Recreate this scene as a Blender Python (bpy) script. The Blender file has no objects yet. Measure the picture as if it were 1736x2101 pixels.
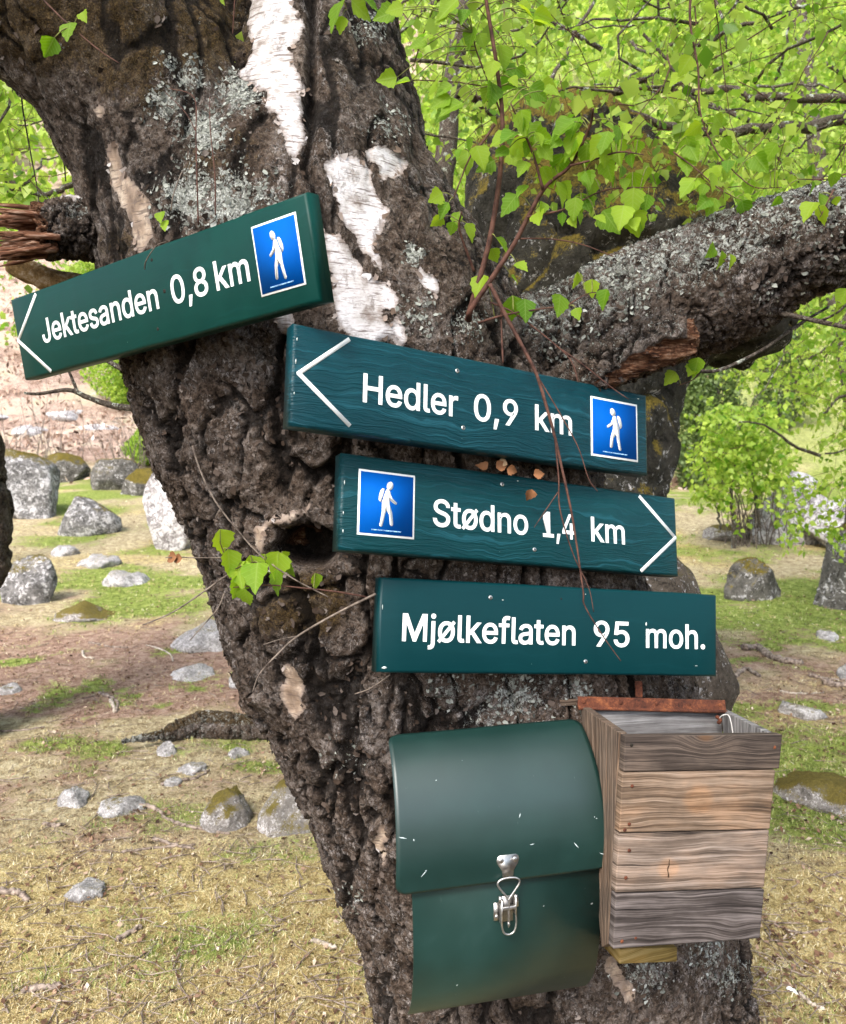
import bpy, bmesh, math, random
import numpy as np
from mathutils import Vector, Matrix

SC = bpy.context.scene
COL = SC.collection
random.seed(7)
RNG = np.random.default_rng(11)
R_ = math.radians

# ------------------------------------------------------------------ camera
# reference frame of the photograph: 1736 x 2101 units, focal length 1700 units
FOC, CX, CY = 1700.0, 868.0, 1050.5
CAM_H, PITCH = 1.55, R_(4.5)
cam_d = bpy.data.cameras.new("camera")
cam_d.sensor_fit = 'VERTICAL'
cam_d.sensor_height = 36.0
cam_d.lens = 36.0 * FOC / 2101.0
cam_d.clip_start = 0.05
cam_d.clip_end = 800.0
cam_d.dof.use_dof = True
cam_d.dof.focus_distance = 1.48
cam_d.dof.aperture_fstop = 9.0
CAM = bpy.data.objects.new("camera", cam_d)
CAM.location = (0, 0, CAM_H)
CAM.rotation_euler = (math.pi / 2 - PITCH, 0, 0)
COL.objects.link(CAM)
SC.camera = CAM

# ------------------------------------------------------------------ sky and sun
SUN_EL, SUN_AZ = R_(47), R_(205)          # azimuth clockwise from +Y
world = bpy.data.worlds.new("World")
SC.world = world
world.use_nodes = True
wn = world.node_tree
wn.nodes.clear()
sky = wn.nodes.new('ShaderNodeTexSky')
sky.sky_type = 'NISHITA'
sky.sun_disc = False
sky.sun_elevation = SUN_EL
sky.sun_rotation = SUN_AZ
sky.air_density = 1.0
sky.dust_density = 3.0
sky.ozone_density = 1.0
hsv = wn.nodes.new('ShaderNodeHueSaturation')
hsv.inputs['Saturation'].default_value = 0.8      # thin bright cloud: a paler sky
bg = wn.nodes.new('ShaderNodeBackground')
bg.inputs['Strength'].default_value = 0.13
wo = wn.nodes.new('ShaderNodeOutputWorld')
wn.links.new(sky.outputs[0], hsv.inputs['Color'])
wn.links.new(hsv.outputs[0], bg.inputs['Color'])
wn.links.new(bg.outputs[0], wo.inputs['Surface'])

sun_d = bpy.data.lights.new("sun", 'SUN')
sun_d.energy = 1.5
sun_d.angle = R_(15)
sun_d.color = (1.0, 0.97, 0.93)
SUN = bpy.data.objects.new("sun", sun_d)
sdir = Vector((math.sin(SUN_AZ) * math.cos(SUN_EL), math.cos(SUN_AZ) * math.cos(SUN_EL), math.sin(SUN_EL)))
SUN.rotation_euler = (-sdir).to_track_quat('-Z', 'Y').to_euler()
SUN.location = sdir * 30
COL.objects.link(SUN)

SC.view_settings.view_transform = 'Standard'
SC.view_settings.look = 'None'
SC.view_settings.gamma = 1.0
SC.view_settings.use_curve_mapping = False
SC.view_settings.exposure = 1.85
SC.render.engine = 'CYCLES'
SC.cycles.use_denoising = True
SC.cycles.max_bounces = 6
SC.cycles.diffuse_bounces = 3
SC.cycles.glossy_bounces = 2
SC.cycles.transmission_bounces = 3
SC.cycles.transparent_max_bounces = 4
SC.cycles.caustics_reflective = False
SC.cycles.caustics_refractive = False

CF = Vector((0, math.cos(PITCH), -math.sin(PITCH)))
CU = Vector((0, math.sin(PITCH), math.cos(PITCH)))
CR = Vector((1, 0, 0))
CO = Vector((0, 0, CAM_H))


def P(u, v, d):
    """world point seen at (u, v) of the reference frame at distance d along the view axis"""
    u, v, d = float(u), float(v), float(d)
    return CO + d * ((u - CX) / FOC * CR + (CY - v) / FOC * CU + CF)


def proj(V):
    """(n,3) world -> u, v, depth"""
    Q = V - np.array(CO)
    d = Q @ np.array(CF)
    return CX + FOC * (Q @ np.array(CR)) / d, CY - FOC * (Q @ np.array(CU)) / d, d


# ------------------------------------------------------------------ noise (numpy)
def _hash(ix, iy, iz, s):
    h = (ix.astype(np.int64) * 374761393 + iy.astype(np.int64) * 668265263 + iz.astype(np.int64) * 2147483647 + s * 974634613) & 0xffffffff
    h = ((h ^ (h >> 13)) * 1274126177) & 0xffffffff
    h = ((h ^ (h >> 16)) * 2246822519) & 0xffffffff
    h = h ^ (h >> 15)
    return (h & 0xffffff).astype(np.float64) / 0xffffff


def vnoise(p, s=0):
    i = np.floor(p).astype(np.int64)
    f = p - i
    f = f * f * (3 - 2 * f)
    r = 0
    for a in (0, 1):
        wa = f[:, 0] if a else 1 - f[:, 0]
        for b in (0, 1):
            wb = f[:, 1] if b else 1 - f[:, 1]
            for c in (0, 1):
                wc = f[:, 2] if c else 1 - f[:, 2]
                r = r + wa * wb * wc * _hash(i[:, 0] + a, i[:, 1] + b, i[:, 2] + c, s)
    return r * 2 - 1


def fbm(p, o=4, s=0, g=0.5):
    r, a, t = 0, 1.0, 0.0
    for k in range(o):
        r = r + a * vnoise(p * (2.03 ** k) + 17.3 * k, s + k)
        t += a
        a *= g
    return r / t


def worley(p, s=0):
    i = np.floor(p).astype(np.int64)
    n = len(p)
    f1 = np.full(n, 9.0)
    f2 = np.full(n, 9.0)
    cid = np.zeros(n)
    for a in (-1, 0, 1):
        for b in (-1, 0, 1):
            for c in (-1, 0, 1):
                x, y, z = i[:, 0] + a, i[:, 1] + b, i[:, 2] + c
                h = _hash(x, y, z, s)
                q = np.stack([x + h, y + _hash(x, y, z, s + 1), z + _hash(x, y, z, s + 2)], 1) - p
                d = np.sqrt((q * q).sum(1))
                near = d < f1
                f2 = np.where(near, f1, np.minimum(f2, d))
                cid = np.where(near, h, cid)
                f1 = np.where(near, d, f1)
    return f1, f2, cid


def sstep(a, b, x):
    t = np.clip((x - a) / (b - a), 0, 1)
    return t * t * (3 - 2 * t)


def in_poly(u, v, poly):
    r = np.zeros(len(u), bool)
    n = len(poly)
    for k in range(n):
        x0, y0 = poly[k]
        x1, y1 = poly[(k + 1) % n]
        if y0 == y1:
            continue
        c = ((y0 > v) != (y1 > v)) & (u < (x1 - x0) * (v - y0) / (y1 - y0) + x0)
        r ^= c
    return r


# ------------------------------------------------------------------ objects
def tag(o, label=None, cat=None, group=None, kind=None):
    if label: o['label'] = label
    if cat: o['category'] = cat
    if group: o['group'] = group
    if kind: o['kind'] = kind
    return o


def thing(name, label, cat, loc=(0, 0, 0), group=None, matrix=None):
    o = bpy.data.objects.new(name, None)
    o.empty_display_size = 0.05
    if matrix is not None:
        o.matrix_world = matrix
    else:
        o.location = loc
    COL.objects.link(o)
    return tag(o, label, cat, group)


def link(name, me, mat=None, parent=None, local=False):
    o = bpy.data.objects.new(name, me)
    COL.objects.link(o)
    if mat is not None and not me.materials:
        me.materials.append(mat)
    if parent is not None:
        o.parent = parent
        if not local:                      # mesh is in world space
            root = parent
            while root.parent is not None:
                root = root.parent
            if root is parent:
                o.matrix_parent_inverse = Matrix.Translation(root.location).inverted()
    return o


def np_mesh(name, V, F, smooth=True, attrs=None):
    me = bpy.data.meshes.new(name)
    V = np.asarray(V, np.float32)
    me.vertices.add(len(V))
    me.vertices.foreach_set('co', V.ravel())
    if isinstance(F, np.ndarray):
        k = F.shape[1]
        n = len(F)
        me.loops.add(n * k)
        me.loops.foreach_set('vertex_index', F.astype(np.int32).ravel())
        me.polygons.add(n)
        me.polygons.foreach_set('loop_start', np.arange(0, n * k, k, dtype=np.int32))
        me.polygons.foreach_set('loop_total', np.full(n, k, np.int32))
    else:
        tot = np.array([len(f) for f in F], np.int32)
        me.loops.add(int(tot.sum()))
        me.loops.foreach_set('vertex_index', np.array([i for f in F for i in f], np.int32))
        me.polygons.add(len(F))
        st = np.zeros(len(F), np.int32)
        st[1:] = np.cumsum(tot)[:-1]
        me.polygons.foreach_set('loop_start', st)
        me.polygons.foreach_set('loop_total', tot)
    me.update(calc_edges=True)
    me.validate()
    if smooth:
        me.polygons.foreach_set('use_smooth', np.ones(len(me.polygons), bool))
    for k, a in (attrs or {}).items():
        at = me.attributes.new(k, 'FLOAT', 'POINT')
        at.data.foreach_set('value', np.asarray(a, np.float32))
    return me


def catmull(pts, n):
    """pts: list of tuples (any dimension) -> n samples"""
    A = np.array(pts, float)
    if len(A) == 2:
        t = np.linspace(0, 1, n)[:, None]
        return A[0] * (1 - t) + A[1] * t
    B = np.vstack([2 * A[0] - A[1], A, 2 * A[-1] - A[-2]])
    out = []
    for t in np.linspace(0, len(A) - 1 - 1e-9, n):
        i = int(t)
        f = t - i
        p0, p1, p2, p3 = B[i], B[i + 1], B[i + 2], B[i + 3]
        out.append(0.5 * (2 * p1 + (p2 - p0) * f + (2 * p0 - 5 * p1 + 4 * p2 - p3) * f * f + (3 * p1 - p0 - 3 * p2 + p3) * f ** 3))
    return np.array(out)


class MB:
    def __init__(self):
        self.V = []
        self.F = []
        self.UV = []

    def add(self, V, F):
        b = len(self.V)
        self.V += [tuple(v) for v in V]
        self.F += [tuple(i + b for i in f) for f in F]

    def tube(self, pts, rad, n=8, cap=True, wob=0.0, sd=0):
        pts = [Vector(p) for p in pts]
        m = len(pts)
        rad = [rad] * m if not hasattr(rad, '__len__') else rad
        rr = random.Random(sd)
        V, F = [], []
        up = None
        for i, p in enumerate(pts):
            t = (pts[min(i + 1, m - 1)] - pts[max(i - 1, 0)])
            t = t.normalized() if t.length > 1e-9 else Vector((0, 0, 1))
            if up is None:
                up = Vector((0, 0, 1)) if abs(t.z) < .9 else Vector((0, 1, 0))
            x = up.cross(t)
            if x.length < 1e-6:
                x = Vector((1, 0, 0)).cross(t)
            x.normalize()
            y = t.cross(x)
            up = y
            for k in range(n):
                a = 2 * math.pi * k / n
                r = rad[i] * (1 + wob * (rr.random() - .5))
                V.append(p + x * (math.cos(a) * r) + y * (math.sin(a) * r))
        for i in range(m - 1):
            for k in range(n):
                F.append((i * n + k, i * n + (k + 1) % n, (i + 1) * n + (k + 1) % n, (i + 1) * n + k))
        if cap:
            F.append(tuple(range(n - 1, -1, -1)))
            F.append(tuple((m - 1) * n + k for k in range(n)))
        self.add(V, F)

    def hexa(self, c):
        """8 corners: bottom 0-3 counter-clockwise seen from top, top 4-7"""
        self.add(c, [(3, 2, 1, 0), (4, 5, 6, 7), (0, 1, 5, 4), (1, 2, 6, 5), (2, 3, 7, 6), (3, 0, 4, 7)])

    def box(self, x0, x1, y0, y1, z0, z1):
        self.hexa([(x0, y0, z0), (x1, y0, z0), (x1, y1, z0), (x0, y1, z0), (x0, y0, z1), (x1, y0, z1), (x1, y1, z1), (x0, y1, z1)])

    def disc(self, c, n, r, h, seg=14, inset=0.75):
        """low round head: c centre, n outward normal"""
        n = Vector(n).normalized()
        x = n.orthogonal().normalized()
        y = n.cross(x)
        V = []
        for rr, hh in ((r, 0), (r, h * .5), (r * inset, h)):
            for k in range(seg):
                a = 2 * math.pi * k / seg
                V.append(Vector(c) + x * (math.cos(a) * rr) + y * (math.sin(a) * rr) + n * hh)
        F = []
        for j in range(2):
            for k in range(seg):
                F.append((j * seg + k, j * seg + (k + 1) % seg, (j + 1) * seg + (k + 1) % seg, (j + 1) * seg + k))
        F.append(tuple(2 * seg + k for k in range(seg)))
        F.append(tuple(range(seg - 1, -1, -1)))
        self.add(V, F)

    def mesh(self, name, smooth=False):
        return np_mesh(name, self.V, self.F, smooth)

    def build(self, name, mat, parent=None, smooth=False, local=False):
        return link(name, self.mesh(name, smooth), mat, parent, local)


def bevel(me, w, seg=2):
    bm = bmesh.new()
    bm.from_mesh(me)
    bmesh.ops.bevel(bm, geom=list(bm.edges), offset=w, segments=seg, profile=0.6, affect='EDGES', clamp_overlap=True)
    bm.to_mesh(me)
    bm.free()
    return me


# ------------------------------------------------------------------ materials
class NT:
    def __init__(self, name):
        self.m = bpy.data.materials.new(name)
        self.m.use_nodes = True
        self.t = self.m.node_tree
        self.t.nodes.clear()
        self.out = self.t.nodes.new('ShaderNodeOutputMaterial')

    def n(self, typ, **kw):
        nd = self.t.nodes.new('ShaderNode' + typ)
        for k, v in kw.items():
            if k in nd.inputs:
                self.set(nd.inputs[k], v)
            else:
                setattr(nd, k, v)
        return nd

    def set(self, s, v):
        if isinstance(v, bpy.types.NodeSocket):
            self.t.links.new(v, s)
        elif isinstance(v, (tuple, list)) and len(v) == 3 and s.type == 'RGBA':
            s.default_value = (*v, 1)
        else:
            s.default_value = v

    def coord(self, which='Object'):
        return self.n('TexCoord').outputs[which]

    def map(self, vec, scale=(1, 1, 1), rot=(0, 0, 0), loc=(0, 0, 0)):
        nd = self.n('Mapping')
        self.set(nd.inputs['Vector'], vec)
        nd.inputs['Scale'].default_value = scale
        nd.inputs['Rotation'].default_value = rot
        nd.inputs['Location'].default_value = loc
        return nd.outputs[0]

    def noise(self, vec, scale, detail=4, rough=0.55, dist=0.0):
        nd = self.n('TexNoise')
        self.set(nd.inputs['Vector'], vec)
        nd.inputs['Scale'].default_value = scale
        nd.inputs['Detail'].default_value = detail
        nd.inputs['Roughness'].default_value = rough
        nd.inputs['Distortion'].default_value = dist
        return nd.outputs['Fac']

    def voro(self, vec, scale, feature='F1', out='Distance', rnd=1.0):
        nd = self.n('TexVoronoi', feature=feature)
        self.set(nd.inputs['Vector'], vec)
        nd.inputs['Scale'].default_value = scale
        nd.inputs['Randomness'].default_value = rnd
        return nd.outputs[out]

    def math(self, op, a, b=0.0, clamp=False):
        nd = self.n('Math', operation=op, use_clamp=clamp)
        self.set(nd.inputs[0], a)
        self.set(nd.inputs[1], b)
        return nd.outputs[0]

    def ss(self, x, a, b, o0=0.0, o1=1.0):
        nd = self.n('MapRange', interpolation_type='SMOOTHSTEP')
        self.set(nd.inputs['Value'], x)
        nd.inputs['From Min'].default_value = a
        nd.inputs['From Max'].default_value = b
        nd.inputs['To Min'].default_value = o0
        nd.inputs['To Max'].default_value = o1
        return nd.outputs[0]

    def mix(self, f, a, b, mode='MIX'):
        nd = self.n('Mix', data_type='RGBA', blend_type=mode)
        self.set(nd.inputs[0], f)
        self.set(nd.inputs[6], a)
        self.set(nd.inputs[7], b)
        return nd.outputs[2]

    def ramp(self, f, stops):
        nd = self.n('ValToRGB')
        self.set(nd.inputs[0], f)
        e = nd.color_ramp.elements
        while len(e) < len(stops):
            e.new(0.5)
        for k, (p, c) in enumerate(stops):
            e[k].position = p
            e[k].color = (*c, 1)
        return nd.outputs[0]

    def attr(self, name, out='Fac'):
        return self.n('Attribute', attribute_name=name).outputs[out]

    def bump(self, h, strength=0.5, dist=0.01, normal=None):
        nd = self.n('Bump')
        nd.inputs['Strength'].default_value = strength
        nd.inputs['Distance'].default_value = dist
        self.set(nd.inputs['Height'], h)
        if normal is not None:
            self.set(nd.inputs['Normal'], normal)
        return nd.outputs[0]

    def bsdf(self, color, rough=0.8, normal=None, metal=0.0, spec=0.3, **kw):
        nd = self.n('BsdfPrincipled')
        self.set(nd.inputs['Base Color'], color)
        self.set(nd.inputs['Roughness'], rough)
        self.set(nd.inputs['Metallic'], metal)
        self.set(nd.inputs['Specular IOR Level'], spec)
        if normal is not None:
            self.set(nd.inputs['Normal'], normal)
        for k, v in kw.items():
            self.set(nd.inputs[k.replace('_', ' ')], v)
        self.t.links.new(nd.outputs[0], self.out.inputs[0])
        return self.m


def srgb(r, g, b):
    f = lambda c: (c / 255 / 12.92) if c / 255 <= .04045 else ((c / 255 + .055) / 1.055) ** 2.4
    return (f(r), f(g), f(b))


def mat_bark():
    n = NT("old_birch_bark")
    c = n.coord()
    crack, white, lich, moss, wood, cream = [n.attr(k) for k in ('crack', 'white', 'lichen', 'moss', 'wood', 'cream')]
    n1 = n.noise(c, 14, 6, .65)
    n2 = n.noise(c, 90, 5, .7)
    n3 = n.noise(c, 330, 3, .7)
    v = n.voro(n.map(c, (1, 1, .75)), 75, 'F1')
    tone = n.math('ADD', n.math('MULTIPLY', n1, .45), n.math('ADD', n.math('MULTIPLY', n2, .5), n.math('MULTIPLY', n3, .25)))
    col = n.ramp(tone, [(.40, (.006, .0038, .0026)), (.52, (.034, .022, .0145)), (.61, (.095, .067, .050)), (.73, (.25, .205, .175))])
    gr = n.ss(n.noise(c, 6, 3), .40, .60)
    col = n.mix(n.math('MULTIPLY', gr, .5), col, n.mix(1.0, col, (.92, 1.03, 1.16), 'MULTIPLY'))
    # pale weathered flakes
    fl = n.math('ADD', n.math('MULTIPLY', n.noise(n.map(c, (1, 1, .65)), 115, 5, .8, 1.0), .7), n.math('MULTIPLY', n.noise(c, 22, 3), .3))
    zone = n.noise(c, 4.5, 4, .6)
    flm = n.math('MULTIPLY', n.ss(fl, .525, .575), n.ss(zone, .36, .56, .25, 1))
    col = n.mix(n.math('MULTIPLY', flm, .85), col, n.ramp(n.math('ADD', n.math('MULTIPLY', n3, .6), n.math('MULTIPLY', zone, .4)), [(.36, (.085, .064, .052)), (.47, (.22, .183, .166)), (.58, (.44, .395, .37))]))
    dp = n.ss(n.noise(c, 95, 4, .75, .5), .36, .44, 1, 0)
    col = n.mix(n.math('MULTIPLY', dp, .8), col, (.007, .0045, .003))
    # ochre brown moss films
    mm = n.ss(n.math('ADD', moss, n.math('MULTIPLY', n.math('SUBTRACT', n2, .5), .9)), .45, .62)
    mcol = n.ramp(n3, [(.35, (.018, .010, .003)), (.5, (.055, .032, .008)), (.68, (.13, .082, .022))])
    col = n.mix(n.math('MULTIPLY', mm, .75), col, mcol)
    # cracks, seam and knot hole coloured near black
    ck = n.ss(crack, .25, .8)
    col = n.mix(n.math('MULTIPLY', ck, .85), col, (.005, .0032, .0022))
    # lichen: pale grey-green rosettes
    ln = n.math('ADD', n.noise(c, 66, 5, .78, .9), n.math('MULTIPLY', n.noise(c, 200, 3, .7), .35))
    lm = n.ss(n.math('ADD', n.math('MULTIPLY', lich, .34), ln), .872, .892)
    lcol = n.ramp(n3, [(.35, (.14, .145, .125)), (.5, (.40, .41, .37)), (.66, (.68, .69, .65))])
    col = n.mix(n.math('MULTIPLY', lm, .9), col, lcol)
    # white paper bark
    wn_ = n.math('ADD', white, n.math('MULTIPLY', n.math('SUBTRACT', n.math('ADD', n.math('MULTIPLY', n2, .5), n.math('MULTIPLY', n.noise(c, 34, 5, .7), .5)), .5), 2.0))
    wm = n.ss(wn_, .46, .54)
    len_ = n.noise(n.map(c, (26, 26, 230), (0, .18, 0)), 1.0, 2, .5)
    dash = n.ss(len_, .60, .66)
    wtone = n.noise(c, 24, 4, .6)
    wbase = n.ramp(wtone, [(.30, (.22, .18, .16)), (.42, (.46, .43, .42)), (.55, (.60, .57, .58)), (.75, (.70, .68, .70))])
    wbase = n.mix(cream, wbase, n.ramp(wtone, [(.30, (.12, .08, .055)), (.48, (.30, .22, .16)), (.68, (.52, .43, .34))]))
    stain = n.ss(n.noise(n.map(c, (1, 1, .5)), 48, 5, .7), .55, .66)
    wbase = n.mix(n.math('MULTIPLY', stain, n.ss(cream, 0, 1, .6, .85)), wbase, (.11, .08, .065))
    wbase = n.mix(n.ss(n.noise(n.map(c, (60, 60, 300)), 1.0, 3, .7), .48, .66, 0, .55), wbase, (.16, .12, .10))
    edge = n.ss(wn_, .50, 1.05, .8, 0)
    wbase = n.mix(edge, wbase, (.20, .155, .13))
    wcol = n.mix(n.math('MULTIPLY', dash, .75), wbase, (.10, .07, .058))
    col = n.mix(wm, col, wcol)
    # bare torn wood
    wdn = n.noise(n.map(c, (9, 60, 60), (0, .5, 0)), 3.0, 4, .65)
    wdc = n.ramp(wdn, [(.34, (.018, .007, .004)), (.48, (.115, .046, .022)), (.60, (.27, .145, .085)), (.72, (.44, .33, .25))])
    col = n.mix(n.ss(wood, .35, .65), col, wdc)
    h = n.math('ADD', n.math('MULTIPLY', n2, 1.0), n.math('ADD', n.math('MULTIPLY', n3, .5), n.math('MULTIPLY', v, .6)))
    h = n.math('MULTIPLY', h, n.ss(wm, 0, 1, 1.0, .12))
    h = n.math('ADD', h, n.math('ADD', n.math('MULTIPLY', lm, .35), n.math('MULTIPLY', n.math('SUBTRACT', flm, dp), n.ss(wm, 0, 1, .45, 0))))
    nb = n.bump(h, 1.0, .009)
    return n.bsdf(col, n.ss(wm, 0, 1, .92, .6), nb, spec=.18)


def mat_twig(name, a, b, sc=60):
    n = NT(name)
    c = n.coord()
    t = n.noise(c, sc, 4, .65)
    return n.bsdf(n.ramp(t, [(.35, a), (.65, b)]), .75, n.bump(t, .4, .002), spec=.25)


def mat_branch():
    n = NT("lichen_branch_bark")
    c = n.coord()
    t = n.noise(c, 26, 5, .7)
    f = n.noise(c, 120, 4, .7)
    col = n.ramp(f, [(.32, (.018, .013, .010)), (.5, (.07, .055, .043)), (.7, (.17, .145, .12))])
    l = n.ss(n.math('ADD', t, n.math('MULTIPLY', f, .3)), .72, .80)
    col = n.mix(l, col, (.36, .39, .33))
    return n.bsdf(col, .9, n.bump(n.math('ADD', t, f), .8, .01), spec=.15)


def mat_leaf(name, lo, hi, tr_lo, tr_hi, frac=.5, obj=False, rough=.45):
    n = NT(name)
    if obj:
        r = n.n('ObjectInfo').outputs['Random']
    else:
        r = n.attr('rnd')
    col = n.mix(r, lo, hi)
    tcol = n.mix(r, tr_lo, tr_hi)
    if obj:                       # veins on the near leaves, from the leaf's own uv
        uv = n.n('UVMap').outputs[0]
        sep = n.n('SeparateXYZ', Vector=uv)
        ax = n.math('ABSOLUTE', sep.outputs[0])
        ph = n.math('SUBTRACT', sep.outputs[1], n.math('MULTIPLY', ax, .75))
        tri = n.math('PINGPONG', n.math('MULTIPLY', ph, 6.5), .5)
        vein = n.math('MAXIMUM', n.ss(tri, .0, .10, 1, 0), n.ss(ax, .0, .035, 1, 0))
        col = n.mix(n.math('MULTIPLY', vein, .35), col, (.42, .55, .12))
        tcol = n.mix(n.math('MULTIPLY', vein, .3), tcol, (.55, .65, .15))
        blot = n.noise(n.coord(), 90, 3)
        col = n.mix(n.ss(blot, .45, .75, 0, .5), col, n.mix(1, col, (.6, .72, .6), 'MULTIPLY'))
        nb = n.bump(n.math('ADD', n.math('MULTIPLY', vein, -.6), n.math('MULTIPLY', blot, .6)), .5, .002)
    pr = n.n('BsdfPrincipled')
    n.set(pr.inputs['Base Color'], col)
    n.set(pr.inputs['Roughness'], rough)
    n.set(pr.inputs['Specular IOR Level'], .35)
    if obj:
        n.set(pr.inputs['Normal'], nb)
    tl = n.n('BsdfTranslucent')
    n.set(tl.inputs['Color'], tcol)
    mx = n.n('MixShader')
    n.set(mx.inputs[0], frac)
    n.t.links.new(pr.outputs[0], mx.inputs[1])
    n.t.links.new(tl.outputs[0], mx.inputs[2])
    n.t.links.new(mx.outputs[0], n.out.inputs[0])
    return n.m


def mat_paint(name, base, dark, rough=.38, grain=1.0, sheen=.5):
    """green paint over planed wood: long grain shows as fine relief and painted sheen"""
    n = NT(name)
    c = n.coord()
    w = n.map(c, (1.8, 30, 95))
    warp = n.noise(n.map(c, (3, 3, 7)), 2.2, 3)
    cv = n.n('VectorMath', operation='ADD')
    n.set(cv.inputs[0], w)
    cx = n.n('CombineXYZ')
    n.set(cx.inputs[2], n.math('MULTIPLY', warp, 6.0))
    n.set(cv.inputs[1], cx.outputs[0])
    g = n.noise(cv.outputs[0], 1.6, 3, .55)
    fine = n.noise(n.map(c, (14, 80, 300)), 1.5, 3, .6)
    dirt = n.noise(c, 9, 5, .65)
    col = n.mix(n.ss(dirt, .35, .7), dark, base)
    col = n.mix(n.ss(g, .54, .66, 0, .30 * grain), col, (.02, .13, .17))  # sheen on the grain ridges, painted in as paler blue streaks
    spk = n.voro(c, 26, 'F1')
    sn = n.math('ADD', spk, n.math('MULTIPLY', n.noise(c, 160, 3), .12))
    chips = n.ss(sn, .075, .09, 1, 0)
    col = n.mix(n.math('MULTIPLY', chips, n.ss(n.noise(c, 5, 2), .56, .62, 0, .7)), col, (.22, .36, .33))
    h = n.math('ADD', n.math('MULTIPLY', g, 1.0 * grain), n.math('MULTIPLY', fine, .35 * grain))
    nb = n.bump(h, .35 + .55 * grain, .0038)
    r = n.math('ADD', rough, n.math('MULTIPLY', n.math('SUBTRACT', dirt, .5), .25))
    return n.bsdf(col, r, nb, spec=sheen)


def mat_metal_green():
    n = NT("green_painted_sheet_metal")
    c = n.coord()
    d = n.noise(c, 7, 5, .6)
    f = n.noise(c, 60, 4, .7)
    col = n.mix(n.ss(d, .35, .7), (.0014, .0175, .0140), (.0022, .0240, .0195))
    col = n.mix(n.ss(n.math('ADD', n.math('MULTIPLY', d, .7), n.math('MULTIPLY', f, .4)), .60, .78, 0, .10), col, (.03, .06, .06))
    # scattered chips and thin scratches
    cw = n.n('VectorMath', operation='ADD')
    n.set(cw.inputs[0], n.map(c, (1, 1, 1.0), (0, .5, 0)))
    cc = n.n('CombineXYZ')
    n.set(cc.inputs[0], n.math('MULTIPLY', n.noise(c, 30, 3), .02))
    n.set(cw.inputs[1], cc.outputs[0])
    s = n.voro(n.map(cw.outputs[0], (1, 1, 2.6)), 24, 'F1')
    chip = n.ss(n.math('ADD', s, n.math('MULTIPLY', f, .10)), .085, .100, 1, 0)
    chip = n.math('MULTIPLY', chip, n.ss(n.noise(c, 11, 2), .54, .6))
    col = n.mix(chip, col, (.55, .62, .60))
    sc = n.noise(n.map(c, (140, 140, 6), (0, .55, 0)), 1.0, 2)
    col = n.mix(n.ss(sc, .74, .80, 0, .18), col, (.3, .38, .36))
    rough = n.math('ADD', .36, n.math('MULTIPLY', d, .18))
    return n.bsdf(col, rough, n.bump(f, .12, .001), spec=.5, IOR=1.6)


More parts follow.
